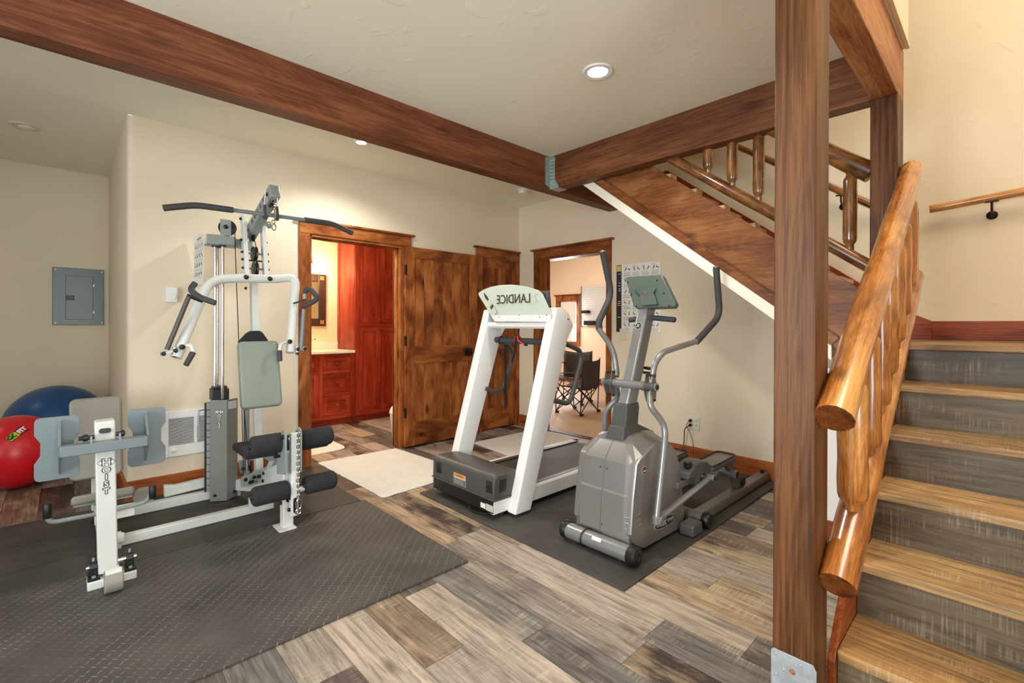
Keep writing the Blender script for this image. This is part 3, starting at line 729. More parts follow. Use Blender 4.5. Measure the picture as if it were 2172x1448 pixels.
# side board beside the steps
obj('side_board', MB().prism([(1.80, 0), (1.80, 0.165), (1.935, 0.30), (3.222, 1.235), (3.222, 0.88), (2.1, 0.0)], 'Y', 0.382, 0.404), M_STRINGX, lower, bev=0.002, seg=1)
landing = thing('stair_landing', 'landing floor of weathered planks at the top of the lower flight', 'landing', (3.7, 0.0, 1.153))
obj('landing_platform', MB().box(3.266, XW-0.003, -1.58, 0.60, 1.02, 1.135), M_SUB, landing, smooth=False)
for i in range(5):
    xa = 3.277+0.169*i
    obj('landing_plank', MB().box(xa, xa+0.1675, YL0, 0.60, 1.135, 1.153), M_TREAD, landing, smooth=False)
obj('nosing', MB().box(3.225, 3.275, YL0, 0.380, 1.1235, 1.1565), M_TREAD, landing, bev=0.007, seg=3)
# upper flight against the back wall, rising to the left
upper = thing('upper_staircase', 'upper flight of stairs with a knotty stained side board climbing left to the ceiling', 'staircase', (3.3, 1.4, 1.153))
N_UP = 8
for k in range(N_UP):
    y = 0.571 + 0.1935*(k-1); z = 1.43 + 0.147*(k-1)
    if z > 2.70: break
    obj('tread', MB().box(3.232, XW-0.022, y, y+0.1935+0.03, z-0.028, z), M_TREAD, upper, smooth=False) if k > 0 else None
    obj('riser', MB().box(3.232, XW-0.022, y+0.02, y+0.032, z-0.147, z-0.028), M_RISER, upper, smooth=False) if k > 0 else None
    if k > 0: obj('nosing_return', MB().prism([(y-0.035, 1.795+(y-0.035-1.008)*0.7735-0.002), (y-0.035, 1.795+(y-0.035-1.008)*0.7735+0.028), (y+0.003, 1.795+(y-0.035-1.008)*0.7735+0.028)], 'X', 3.198, 3.29), M_TREAD, upper, smooth=False)
sl = 0.7735
def yz(y, off): return (y, 1.375 + (y-1.008)*sl + off)
XS = 3.2
yA, yB = 0.715, 2.44
obj('side_board', MB().prism([(0.647, 1.165), (0.569, 1.429+0.0), yz(0.569, 0.42+0.0), yz(2.0, 0.42), (2.18, 2.70), (2.44, 2.70), yz(2.44, 0.0), yz(0.70, 0.0), (0.668, 1.111)], 'X', XS, XS+0.03), M_STRING, upper, bev=0.002, seg=1)
obj('lower_band', MB().prism([yz(0.70, 0.0), yz(2.46, 0.0), yz(2.46, 0.075), yz(0.66, 0.075)], 'X', XS-0.012, XS-0.0005), M_STRING, upper, bev=0.002, seg=1)
obj('bead_moulding', MB().bar((XS-0.014, 0.665, yz(0.665, 0.078)[1]), (XS-0.014, 2.4, yz(2.4, 0.078)[1]), 0.012, 0.008), M_STRING, upper, bev=0.003)
obj('drywall_edge', MB().prism([yz(0.70, -0.085), yz(2.52, -0.085), yz(2.52, -0.001), yz(0.70, -0.001)], 'X', XS-0.006, XS+0.012), M_STRIP, upper, smooth=False)
obj('drywall_soffit', MB().prism([yz(0.70, -0.085), yz(2.52, -0.085), yz(2.52, -0.070), yz(0.70, -0.070)], 'X', XS+0.012, XW-0.003), M_WALL, upper, smooth=False)
obj('wall_skirt', MB().prism([(0.443,1.332), (0.342,1.28), (0.345, 1.162), (0.62, 1.162), (2.26, 2.43), (2.26, 2.70), (2.22, 2.71)], 'X', XW-0.02, XW-0.001), M_SKIRT, upper, bev=0.002, seg=1)
# ---- log railings
def baluster(parent, p0, p1, r, seed, mat, cap=True, neck=0.6):
    L_ = (Vector(p1)-Vector(p0)).length; s = 0.032/L_
    prof = [(0, neck), (s*1.3, neck), (s*1.7, 0.9), (s*2.2, 1.0), (0.25, 1.03), (0.4, 1.0), (0.55, 1.05), (0.72, 1.02), (1-s*2.2, 1.0), (1-s*1.7, 0.9), (1-s*1.3, neck), (1, neck)]
    return log('baluster', p0, p1, r, r, mat, parent, prof=prof, gnarl=0.03, seed=seed, seg=11)
lr = thing('lower_log_railing', 'glossy honey-coloured peeled log railing along the lower stairs', 'railing', (2.4, 0.345, 0.5))
YR = 0.345
log('top_rail', (1.604,0.345,0.984), (3.173,0.345,2.059), 0.050, 0.047, M_LOG, lr, endmat=M_LOGEND, seed=3, n=30, gnarl=0.035)
log('bottom_rail', (1.648,0.345,0.485), (3.232,0.345,1.512), 0.051, 0.043, M_LOG, lr, endmat=M_LOGEND, seed=5, n=30, gnarl=0.035)
TR0, TR1 = Vector((1.604,0.345,0.984)), Vector((3.173,0.345,2.059))
BR0, BR1 = Vector((1.648,0.345,0.485)), Vector((3.232,0.345,1.512))
def on(a, c, x): t = (x-a.x)/(c.x-a.x); return a+(c-a)*t
for i, x in enumerate((1.845, 2.058, 2.25, 2.419, 2.613, 2.797, 3.011)):
    a = on(BR0, BR1, x); c = on(TR0, TR1, x)
    baluster(lr, a+Vector((0, 0, 0.025)), c-Vector((0, 0, 0.035)), 0.042, 10+i, M_LOG)
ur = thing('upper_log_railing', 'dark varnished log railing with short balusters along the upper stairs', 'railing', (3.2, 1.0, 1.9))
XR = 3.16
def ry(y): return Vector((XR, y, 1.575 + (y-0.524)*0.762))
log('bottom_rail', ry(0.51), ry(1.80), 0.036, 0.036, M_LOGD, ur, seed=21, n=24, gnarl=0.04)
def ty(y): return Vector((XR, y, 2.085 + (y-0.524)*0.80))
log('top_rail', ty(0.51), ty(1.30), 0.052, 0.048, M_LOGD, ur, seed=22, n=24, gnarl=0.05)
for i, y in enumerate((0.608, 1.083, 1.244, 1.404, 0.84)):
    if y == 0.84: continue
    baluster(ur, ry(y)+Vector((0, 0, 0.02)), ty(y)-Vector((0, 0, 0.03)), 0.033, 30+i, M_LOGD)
def handrail(name, label, p0, p1, r, brs, mat, seed):
    h = thing(name, label, 'handrail', p0)
    log('rail', p0, p1, r, r*0.95, mat, h, endmat=M_LOGEND, seed=seed, n=20, gnarl=0.06)
    for t in brs:
        q = Vector(p0).lerp(Vector(p1), t)
        br = obj('bracket', MB().tube([q-Vector((0,0,r)), q-Vector((0,0,r+0.05)), Vector((XW-0.012, q.y, q.z-r-0.07))], 0.006, bend=0.02, seg=8).lathe((XW-0.001, q.y, q.z-r-0.07), (-1,0,0), [(0,0.026),(0.006,0.026),(0.012,0.018),(0.016,0.008)]).box(q.x-0.012, q.x+0.012, q.y-0.03, q.y+0.03, q.z-r-0.004, q.z-r+0.004), M_BRONZE, h)
    return h
handrail('log_handrail', 'thin log handrail fixed to the cream wall above the landing', (4.05,0.353,2.002), (4.05, -0.75, 2.09), 0.024, (0.255, 0.9), M_LOG, 41)
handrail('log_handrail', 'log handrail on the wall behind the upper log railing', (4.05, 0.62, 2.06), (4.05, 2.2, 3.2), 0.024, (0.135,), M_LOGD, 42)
# ================================================================ bathroom
YV = 5.72
van = thing('bathroom_vanity', 'cherry-red vanity cabinet with drawers seen through the bathroom door', 'cabinet', (2.2, 5.98, 0))
obj('body', MB().box(1.62, 2.672, YV+0.02, 6.255, 0.085, 0.885), M_CAB, van, smooth=False)
obj('toe_kick', MB().box(1.62, 2.672, YV+0.07, 6.2, 0.0, 0.085), M_CABH, van, smooth=False)
for a, c in ((1.62, 1.66), (2.222, 2.266), (2.617, 2.672)):
    obj('face_stile', MB().box(a, c, YV, YV+0.02, 0.085, 0.885), M_CAB, van, smooth=False)
for a, c in ((0.085, 0.132), (0.37, 0.408), (0.648, 0.68), (0.85, 0.885)):
    obj('face_rail', MB().box(2.266, 2.617, YV+0.0005, YV+0.0195, a, c), M_CABH, van, smooth=False)
for a, c in ((0.085, 0.132), (0.648, 0.68), (0.85, 0.885)):
    obj('face_rail', MB().box(1.66, 2.222, YV+0.0005, YV+0.0195, a, c), M_CABH, van, smooth=False)
def shaker(name, parent, x0, x1, z0, z1, y, w=0.05, knob=None, mat=None):
    """framed front: raised frame, recessed panel; y is the front plane"""
    g = 0.0025; x0 += g; x1 -= g; z0 += g; z1 -= g
    m = MB().box(x0, x0+w, y, y+0.02, z0, z1).box(x1-w, x1, y, y+0.02, z0, z1).box(x0+w, x1-w, y, y+0.02, z0, z0+w).box(x0+w, x1-w, y, y+0.02, z1-w, z1)
    f = obj(name, m, mat or M_CAB, parent, bev=0.0015, seg=1)
    obj('panel', MB().box(x0+w, x1-w, y+0.010, y+0.018, z0+w, z1-w), M_CAB, f, smooth=False)
    if knob:
        obj('knob', MB().lathe((knob[0], y+0.001, knob[1]), (0,-1,0), [(0,0.007),(0.008,0.006),(0.013,0.012),(0.02,0.015),(0.027,0.013),(0.031,0.006)], seg=14), M_CAB, f)
    return f
shaker('drawer', van, 2.266, 2.617, 0.68, 0.85, YV+0.003, 0.045, (2.441, 0.765), M_CABH)
shaker('drawer', van, 2.266, 2.617, 0.408, 0.648, YV+0.003, 0.055, (2.441, 0.53), M_CABH)
shaker('drawer', van, 2.266, 2.617, 0.132, 0.37, YV+0.003, 0.055, (2.441, 0.252), M_CABH)
shaker('drawer', van, 1.90, 2.222, 0.68, 0.85, YV+0.003, 0.045, None, M_CABH)
shaker('door', van, 1.90, 2.222, 0.132, 0.648, YV+0.003, 0.055, (1.93, 0.58))
top = obj('countertop', MB().box(1.60, 2.6735, YV-0.02, 6.257, 0.887, 0.922), M_COUNTER, None, bev=0.008, seg=3)
tag(top, 'pale cream stone countertop with backsplash over the red vanity', 'countertop')
obj('backsplash', MB().box(1.60, 2.6735, 6.235, 6.257, 0.9225, 1.02), M_COUNTER, top, bev=0.003)
tc_ = thing('tall_cabinet', 'floor to ceiling cherry-red cabinet with two pairs of doors in the bathroom', 'cabinet', (3.1, 5.98, 0))
obj('body', MB().box(2.678, 3.60, YV+0.02, 6.255, 0.085, 2.60), M_CAB, tc_, smooth=False)
obj('toe_kick', MB().box(2.678, 3.60, YV+0.07, 6.2, 0, 0.085), M_CABH, tc_, smooth=False)
obj('face_stile', MB().box(2.678, 2.727, YV, YV+0.02, 0.085, 2.60), M_CAB, tc_, smooth=False)
obj('face_stile', MB().box(3.345, 3.60, YV, YV+0.02, 0.085, 2.60), M_CAB, tc_, smooth=False)
for a, c in ((0.085, 0.135), (1.217, 1.271), (2.42, 2.60)):
    obj('face_rail', MB().box(2.727, 3.345, YV+0.0005, YV+0.0195, a, c), M_CABH, tc_, smooth=False)
for a, c, k in ((0.135, 1.217, 1.195), (1.271, 2.42, 1.303)):
    shaker('door', tc_, 2.727, 3.036, a, c, YV+0.003, 0.055, (3.008, k))
    shaker('door', tc_, 3.036, 3.345, a, c, YV+0.003, 0.055, (3.064, k))
obj('side_frame', MB().box(2.6725, 2.6778, 5.74, 5.80, 0.93, 2.6).box(2.6725, 2.6778, 6.19, 6.25, 0.93, 2.6).box(2.6725, 2.6778, 5.80, 6.19, 0.93, 0.99), M_CAB, tc_, smooth=False)
mir = thing('framed_mirror', 'dark brown framed mirror with copper rosettes at its corners above the vanity', 'mirror', (2.13, 6.25, 1.55))
x0, x1, z0, z1, fw = 1.77, 2.51, 1.225, 1.905, 0.10
obj('frame', MB().box(x0, x0+fw, 6.225, 6.257, z0, z1).box(x1-fw, x1, 6.225, 6.257, z0, z1).box(x0+fw, x1-fw, 6.225, 6.257, z0, z0+fw).box(x0+fw, x1-fw, 6.225, 6.257, z1-fw, z1), M_MIRF, mir, bev=0.006)
obj('mirror_pane', MB().box(x0+fw, x1-fw, 6.245, 6.25, z0+fw, z1-fw), M_MIRROR, mir, smooth=False)
for cx in (x0+0.05, x1-0.05):
    for cz in (z0+0.05, z1-0.05):
        m = MB()
        for a in (45, 135, 225, 315):
            m.ball((cx+0.02*cos(radians(a)), 6.222, cz+0.02*sin(radians(a))), 0.014, (1, 0.4, 1), 10, 6)
        m.ball((cx, 6.221, cz), 0.008, (1, 0.6, 1), 8, 6)
        obj('corner_rosette', m, M_ROSETTE, mir)
sc = thing('wall_sconce', 'lit glass-shaded wall lamp glowing above the bathroom mirror', 'lamp', (2.25, 6.2, 2.0))
obj('back_plate', MB().box(1.95, 2.33, 6.235, 6.257, 2.06, 2.12), M_BRONZE, sc, bev=0.004)
for x in (2.02, 2.285):
    obj('lamp_arm', MB().tube([(x, 6.235, 2.09), (x, 6.16, 2.10), (x, 6.16, 2.04)], 0.009, 0.03).lathe((x, 6.16, 2.075), (0,0,-1), [(0,0.008),(0.01,0.02),(0.02,0.012),(0.035,0.026),(0.045,0.03)]), M_BRONZE, sc)
    obj('lamp_shade', MB().lathe((x, 6.16, 2.03), (0,0,-1), [(0,0.022),(0.03,0.045),(0.08,0.06),(0.12,0.066),(0.121,0.05)]), M_LAMP, sc)
jar = thing('moss_jar', 'clear glass jar of green moss with a paper label on the counter', 'jar', (2.19, 5.93, 0.9225))
JX, JY = (2.375,6.302)
obj('glass', MB().lathe((JX, JY, 0.9228), (0,0,1), [(0,0.038),(0.005,0.042),(0.115,0.042),(0.125,0.040),(0.125,0.036),(0.01,0.036)]), M_GLASS, jar)
obj('moss', MB().lathe((JX, JY, 0.934), (0,0,1), [(0,0.030),(0.02,0.033),(0.045,0.031),(0.058,0.018)]), M_MOSS, jar)
obj('lid', MB().lathe((JX, JY, 1.048), (0,0,1), [(0,0.043),(0.012,0.043),(0.016,0.036)]), M_BRONZE, jar)
obj('paper_label', MB().box(JX-0.022, JX+0.012, JY-0.0445, JY-0.0425, 0.95, 0.99), M_PAPER, jar, smooth=False)
bin_ = thing('waste_bin', 'white plastic waste bin with a domed lid just behind the bathroom door frame', 'bin', (2.70, 4.62, 0))
obj('body', MB().lathe((2.70, 4.62, 0.0), (0,0,1), [(0,0.095),(0.01,0.10),(0.27,0.125),(0.275,0.13),(0.285,0.13)], seg=28), M_WHITE, bin_)
obj('lid', MB().lathe((2.70, 4.62, 0.286), (0,0,1), [(0,0.128),(0.02,0.126),(0.06,0.105),(0.085,0.06),(0.09,0.02)], seg=28), M_WHITE, bin_)
# ---- rugs
def rug(name, label, pts, h=0.009, mat=None):
    b = MB(); n = len(pts); P2 = []
    for i in range(n):
        a = Vector((*pts[i], 0)); c = Vector((*pts[(i+1) % n], 0)); k = max(2, int((c-a).length/0.03))
        nn_ = (c-a).normalized().cross(Vector((0,0,1)))
        for t in range(k):
            p = a.lerp(c, t/k); w_ = random.uniform(-0.003, 0.003)
            P2.append((p.x+nn_.x*w_, p.y+nn_.y*w_))
    b.prism(P2, 'Z', 0.0006, h)
    o = obj(name, b, mat or M_RUG, None, bev=0.003, seg=1)
    return tag(o, label, 'rug')
rug('woven_rug', 'cream woven rug on the planks in front of the bathroom doorway', [(1.645,4.263), (1.70, 4.268), (2.413,4.231), (2.47, 3.19), (2.455, 3.135), (1.668,3.089), (1.655, 3.12)])
rug('woven_rug', 'cream woven rug partly behind the treadmill by the far doorway', [(3.115, 3.885), (4.075, 3.87), (4.085, 3.215), (3.06, 3.255)])
rug('bath_rug', 'cream bath rug with rounded corners inside the bathroom', [(1.55, 4.535), (1.98, 4.565), (2.045, 4.60), (2.072, 4.68), (2.08, 5.18), (2.03, 5.25), (1.5, 5.26)])
# ---- rubber mats
def mat_(name, label, x0, x1, y0, y1, m):
    o = obj(name, MB().box(x0, x1, y0, y1, 0.0006, 0.0125), m, None, bev=0.002, seg=1)
    return tag(o, label, 'mat')
mat_('rubber_mat', 'large black rubber mat with a worn tread pattern, nearest under the home gym', -0.80, 1.538, 1.948, 3.128, M_MATT)
mat_('rubber_mat', 'middle strip of black rubber mat between the seams under the home gym', -0.80, 1.515, 3.136, 3.749, M_MATS)
mat_('rubber_mat', 'rear strip of black rubber mat under the weight tower along the wall', -0.80, 1.50, 3.756, 4.205, M_MATS)
mat_('rubber_mat', 'smooth black rubber mat under the treadmill and the elliptical trainer', 1.90, 4.105, 1.235, 2.985, M_MATS)
# ================================================================ exercise balls in the recess
rb = obj('exercise_ball', MB().ball((-0.27, 5.20, 0.275), 0.273, seg=48, rng=32), M_REDB); tag(rb, 'glossy red exercise ball on the floor behind the leg press', 'ball')
blb = obj('exercise_ball', MB().ball((-0.055, 5.82, 0.350), 0.348, seg=48, rng=32), M_BLUEB); tag(blb, 'large dark blue exercise ball against the recess wall', 'ball')
# printed badge on the red ball
bc = Vector((-0.27, 5.20, 0.275)); bn = (Vector((-0.241,4.96,0.482))-bc).normalized()
bu = Vector((-0.219,5.05,0.503))-Vector((-0.27,5.05,0.437)); bu = (bu-bn*bu.dot(bn)).normalized(); bv = bn.cross(bu)
def ballpatch(u0, u1, v0, v1, r=0.2738):
    b = MB(); n = 8; q = []
    for i in range(n+1):
        row = []
        for v in (v0, v1):
            d = (bn*0.273 + bu*(u0+(u1-u0)*i/n) + bv*v).normalized(); row.append(b.b.verts.new(bc+d*r))
        q.append(row)
    for i in range(n): b._face([q[i][0], q[i+1][0], q[i+1][1], q[i][1]])
    return b
obj('printed_badge', ballpatch(-0.075, -0.012, -0.022, 0.022), M_LIME, rb, smooth=False)
obj('badge_outline', ballpatch(-0.080, 0.06, -0.027, 0.027, 0.2734), M_INK, rb, smooth=False)
lettering('GO', 0.042, M_INK, rb, bc+(bn*0.273-bu*0.043).normalized()*0.2745, bu, bv, 0.0008, 'printed_letters', 0.002)
lettering('FIT', 0.042, M_WHITE, rb, bc+(bn*0.273+bu*0.022).normalized()*0.2745, bu, bv, 0.0008, 'printed_letters', 0.002)
bag = thing('black_bag', 'edge of a black bag with a curved handle beside the red ball', 'bag', (-0.62, 5.25, 0))
obj('body', MB().prism(rrect(-0.80, -0.545, 0.0, 0.50, 0.06), 'Y', 5.05, 5.35), M_CANVAS, bag, bev=0.02)
obj('handle', MB().tube([(-0.60, 5.15, 0.48), (-0.58, 5.15, 0.58), (-0.53, 5.15, 0.56), (-0.54, 5.15, 0.44)], 0.008, 0.04), M_BLACK, bag)
# ================================================================ fixtures on walls and ceiling
ep = thing('electrical_panel', 'dark grey breaker panel with a hinged door on the recess wall', 'electrical panel', (0.1, YN, 1.5))
obj('cover', MB().box(-0.086, 0.279, YN-0.018, YN-0.001, 1.236, 1.780), M_PANEL, ep, bev=0.003)
pd = obj('panel_door', MB().box(0.004, 0.200, YN-0.028, YN-0.0185, 1.29, 1.706), M_PANEL, ep, bev=0.003)
obj('latch', MB().box(0.006, 0.066, YN-0.031, YN-0.0285, 1.472, 1.518), M_BLACK, pd, bev=0.002)
obj('latch_slot', MB().box(0.026, 0.046, YN-0.033, YN-0.0315, 1.484, 1.506), M_BOLT, pd)
for z in (1.36, 1.62): obj('hinge', MB().box(0.199, 0.208, YN-0.03, YN-0.018, z-0.012, z+0.012), M_ZINC, ep)
for x in (-0.065, 0.265):
    for z in (1.258, 1.758): obj('screw', MB().cyl((x, YN-0.0185, z), (x, YN-0.021, z), 0.006, seg=10), M_ZINC, ep)
th = thing('thermostat', 'white wall thermostat with a round dial beside the press arm', 'thermostat', (0.567, YW, 1.464))
obj('housing', MB().box(0.532, 0.600, YW-0.034, YW-0.001, 1.408, 1.519), M_WHITE, th, bev=0.004)
obj('dial', MB().lathe((0.569, YW-0.034, 1.452), (0,-1,0), [(0,0.024),(0.005,0.024),(0.008,0.021)], seg=28), M_WHITE, th)
ht = thing('wall_heater', 'white louvred wall heater low on the wall behind the leg press', 'heater', (0.68, YW, 0.43))
HX0, HX1, HZ0, HZ1 = 0.505, 0.905, 0.275, 0.610
obj('frame', MB().box(HX0, 0.549, YW-0.02, YW-0.001, HZ0, HZ1).box(0.867, HX1, YW-0.02, YW-0.001, HZ0, HZ1).box(0.549, 0.867, YW-0.02, YW-0.001, HZ0, 0.355).box(0.549, 0.867, YW-0.02, YW-0.001, 0.555, HZ1), M_WHITE, ht, bev=0.003)
obj('centre_bar', MB().box(0.705, 0.727, YW-0.021, YW-0.001, 0.352, 0.558), M_WHITE, ht, bev=0.001)
obj('dark_interior', MB().box(0.55, 0.866, YW-0.003, YW-0.001, 0.356, 0.554), M_BLACK, ht, smooth=False)
lv = None
for i in range(24):
    z = 0.3595+i*0.00835
    if lv is None:
        lv = obj('louver', MB().prism([(YW-0.017, z), (YW-0.017, z+0.0030), (YW-0.007, z+0.0030), (YW-0.007, z+0.0)], 'X', 0.549, 0.867), M_WHITE, ht, smooth=False); lz = WL[lv.name_full].copy(); zz = z
    else: clone(lv, lz+Vector((0, 0, z-zz)), ht)
obj('dial', MB().lathe((0.581, YW-0.02, 0.322), (0,-1,0), [(0,0.017),(0.004,0.017),(0.006,0.014)], seg=20).box(0.568, 0.594, YW-0.034, YW-0.026, 0.319, 0.326), M_WHITE, ht)
def downlight(name, label, x, y, r, lit, grp=None):
    t = thing(name, label, 'ceiling light', (x, y, ZC))
    obj('trim_ring', MB().lathe((x, y, ZC-0.0005), (0,0,-1), [(0,r*1.0),(0.004,r),(0.008,r*0.93),(0.006,r*0.66),(0.0005,r*0.64)], seg=40), M_WHITE if lit else M_ALM, t)
    obj('lens', MB().lathe((x, y, ZC-0.0015), (0,0,-1), [(0,r*0.65),(0.004,r*0.63)], seg=32), M_LED if lit else M_ALM, t)
    return t
downlight('recessed_ceiling_light', 'lit recessed ceiling light between the two beams', 2.226, 1.634, 0.088, True)
downlight('recessed_ceiling_light', 'lit recessed ceiling light just beyond the long beam', 1.722, 3.578, 0.06, True)
dl = downlight('recessed_ceiling_light', 'unlit recessed ceiling light over the recess with the breaker panel', -0.221, 5.026, 0.088, False)
obj('eyeball', MB().ball((-0.205, 5.03, ZC-0.008), 0.05, (1, 1, 0.35), 20, 12), M_ALM, dl)
sd = thing('smoke_detector', 'small round white smoke detector on the ceiling beyond the long beam', 'smoke detector', (3.595, 3.617, ZC))
obj('base', MB().lathe((3.595, 3.617, ZC-0.0005), (0,0,-1), [(0,0.062),(0.012,0.062),(0.014,0.055)], seg=32), M_WHITE, sd)
obj('cover', MB().lathe((3.595, 3.617, ZC-0.0146), (0,0,-1), [(0,0.05),(0.015,0.052),(0.03,0.045),(0.034,0.03)], seg=32), M_WHITE, sd)
# outlet
ot = thing('wall_outlet', 'almond double wall outlet with two black plugs behind the elliptical trainer', 'outlet', (XW, 1.93, 0.36))
OY0, OZ0 = (2.012,0.305)
OY1, OZ1 = (1.9,0.43)
obj('cover_plate', MB().box(XW-0.006, XW-0.0005, OY1, OY0, OZ0, OZ1), M_ALM, ot, bev=0.002)
oc = (OZ0+OZ1)/2
for y in (OY1+(OY0-OY1)*0.27, OY1+(OY0-OY1)*0.73):
    for z in (oc-0.02, oc+0.02):
        s_ = obj('socket', MB().lathe((XW-0.0062, y, z), (-1,0,0), [(0,0.0165),(0.002,0.0165)], seg=20), M_ALM, ot)
        obj('slot', MB().box(XW-0.0088, XW-0.0083, y+0.004, y+0.007, z-0.002, z+0.008).box(XW-0.0088, XW-0.0083, y-0.007, y-0.004, z-0.002, z+0.008).box(XW-0.0088, XW-0.0083, y-0.002, y+0.002, z-0.010, z-0.006), M_BOLT, s_)
pyy = OY1+(OY0-OY1)*0.73
for i, (dz, lab) in enumerate(((0.02, 'thin black power cord plugged into the upper socket'), (-0.02, 'thick black power cord plugged into the lower socket'))):
    c = thing('power_cord', lab, 'cord', (XW-0.03, pyy, oc+dz))
    obj('plug', MB().lathe((XW-0.009, pyy, oc+dz), (-1,0,0), [(0,0.014),(0.02,0.014),(0.03,0.008),(0.034,0.005)], seg=12), M_BLACK, c)
    if i: obj('cable', MB().tube([(XW-0.043, pyy, oc+dz), (XW-0.07, pyy+0.03, oc-0.05), (XW-0.05, pyy+0.04, oc-0.17), (XW-0.10, pyy+0.04, 0.08), (XW-0.2, pyy+0.04, 0.0185), (3.6, 2.06, 0.0185), (3.0, 2.10, 0.0185)], 0.0045, 0.06, 8), M_BLACK, c)
    else: obj('cable', MB().tube([(XW-0.043, pyy, oc+dz), (XW-0.065, pyy+0.02, oc-0.02), (XW-0.05, pyy-0.01, oc-0.07), (XW-0.06, pyy-0.05, oc-0.17), (XW-0.09, pyy-0.06, 0.04), (XW-0.14, pyy-0.06, 0.0175), (3.85, 1.90, 0.0170)], 0.003, 0.05, 8), M_BLACK, c)
sw = thing('light_switch', 'almond rocker light switch half hidden below the exercise poster', 'light switch', (XW, 2.70, 1.13))
SY0, SY1 = 2.676, 2.743
obj('cover_plate', MB().box(XW-0.006, XW-0.0005, SY0, SY1, 1.095, 1.215), M_ALM, sw, bev=0.002)
obj('rocker', MB().box(XW-0.010, XW-0.0062, SY0+0.018, SY1-0.018, 1.115, 1.185), M_ALM, sw, bev=0.002)
# exercise poster
PY1, PY0, PZ0, PZ1 = 2.785, 2.285, 1.18, 1.865
ps = obj('exercise_poster', MB().box(XW-0.0045, XW-0.0030, PY0, PY1, PZ0, PZ1), M_PAPER, None, smooth=False)
tag(ps, 'white exercise chart poster with a black side band taped to the wall', 'poster')
obj('black_band', MB().box(XW-0.0052, XW-0.0046, PY1-0.062, PY1-0.001, PZ0+0.001, PZ1-0.001), M_INK, ps, smooth=False)
obj('yellow_square', MB().box(XW-0.0058, XW-0.0053, PY1-0.058, PY1-0.004, PZ1-0.065, PZ1-0.008), M_YEL, ps, smooth=False)
rp = random.Random(4)
tx = MB()
for z in (PZ1-0.09, PZ1-0.18, PZ1-0.21, PZ1-0.24, PZ1-0.26, PZ1-0.37, PZ1-0.39, PZ1-0.41, PZ1-0.53):
    tx.box(XW-0.0058, XW-0.0053, PY1-0.05, PY1-0.05+rp.uniform(0.02, 0.036), z-0.006, z)
obj('white_text', tx, M_PAPER, ps, smooth=False)
fig = MB(); gt = MB()  # strokes a few pixels long, joined
for r in range(6):
    zt = PZ1-0.02-r*0.112
    for c in range(4):
        yc = PY1-0.085-c*0.105
        if yc-0.09 < PY0: continue
        gt.box(XW-0.0052, XW-0.0046, yc-0.04, yc, zt-0.006, zt-0.002)
        for t in range(5): gt.box(XW-0.0052, XW-0.0046, yc-0.085+rp.uniform(0, 0.02), yc, zt-0.066-t*0.008, zt-0.0635-t*0.008)
        for f in range(2):
            y = yc-0.022-f*0.045; a = rp.uniform(-1.2, 1.2)
            p = Vector((XW-0.0055, y, zt-0.035))
            def lim(o, ang, ln, w_=0.004):
                q = o+Vector((0, sin(ang)*ln, cos(ang)*ln)); fig.bar(o, q, 0.0008, w_, side=(1,0,0)); return q
            sh = lim(p, a, 0.018, 0.007); lim(sh, a+1.9, 0.012, 0.003); lim(p, a+pi-0.5, 0.016); lim(p, a+pi+0.6, 0.016)
            fig.box(XW-0.006, XW-0.005, sh.y-0.003, sh.y+0.003, sh.z, sh.z+0.006)
obj('printed_figures', fig, M_INK, ps, smooth=False)['kind'] = 'stuff'
obj('printed_text', gt, M_INKG, ps, smooth=False)['kind'] = 'stuff'
for z in (PZ1-0.112, PZ1-0.225, PZ1-0.335, PZ1-0.45, PZ1-0.56):
    obj('rule_line', MB().box(XW-0.0050, XW-0.0046, PY0+0.01, PY1-0.066, z-0.0012, z), M_INKG, ps, smooth=False)
# ================================================================ far room
XF = 8.1
wn = struct(thing('window_1', 'curtained window with a stained wood casing in the room beyond', 'window', (XF, 6.7, 1.33)))
del wn['category']
obj('casing', MB().box(XF-0.02, XF-0.001, 6.385, 6.48, 0.79, 1.775).box(XF-0.02, XF-0.001, 6.98, 7.075, 0.79, 1.775).box(XF-0.022, XF-0.001, 6.385, 7.075, 1.775, 1.90).box(XF-0.02, XF-0.001, 6.48, 6.98, 0.79, 0.885), M_DOORV, wn, bev=0.002, seg=1)
obj('cap', MB().box(XF-0.05, XF-0.001, 6.345, 7.115, 1.90, 1.925), M_DOORHY, wn, bev=0.006)
obj('jamb', MB().box(XF, XF+0.1, 6.48, 6.495, 0.885, 1.775).box(XF, XF+0.1, 6.965, 6.98, 0.885, 1.775), M_DOORV, wn, smooth=False)
obj('sash', MB().box(XF+0.05, XF+0.07, 6.495, 6.965, 0.885, 0.925).box(XF+0.05, XF+0.07, 6.495, 6.965, 1.735, 1.775).box(XF+0.05, XF+0.07, 6.495, 6.965, 1.31, 1.34).box(XF+0.05, XF+0.07, 6.495, 6.52, 0.885, 1.775).box(XF+0.05, XF+0.07, 6.94, 6.965, 0.885, 1.775), M_WHITE, wn, smooth=False)
obj('pane', MB().box(XF+0.058, XF+0.061, 6.52, 6.94, 0.925, 1.735), M_GLASS, wn, smooth=False)
cu = MB(); n = 40; rs = []
for i in range(n+1):
    y = 6.53+0.43*i/n; x = XF+0.018+0.010*sin(i*1.3)+0.004*sin(i*3.1)
    rs.append([(x, y, 0.93), (x, y, 1.765), (x+0.0012, y, 1.765), (x+0.0012, y, 0.93)])
cu.rings(rs); cc = obj('curtain', cu, M_CURT, None); tag(cc, 'sheer white curtain hanging in the far room window', 'curtain')
bgd = struct(obj('outside_glow_board', MB().box(9.0, 9.1, 5.5, 8.2, -0.5, 3.0), M_OUT, smooth=False))  # upright glowing board added behind the window as the bright outdoors
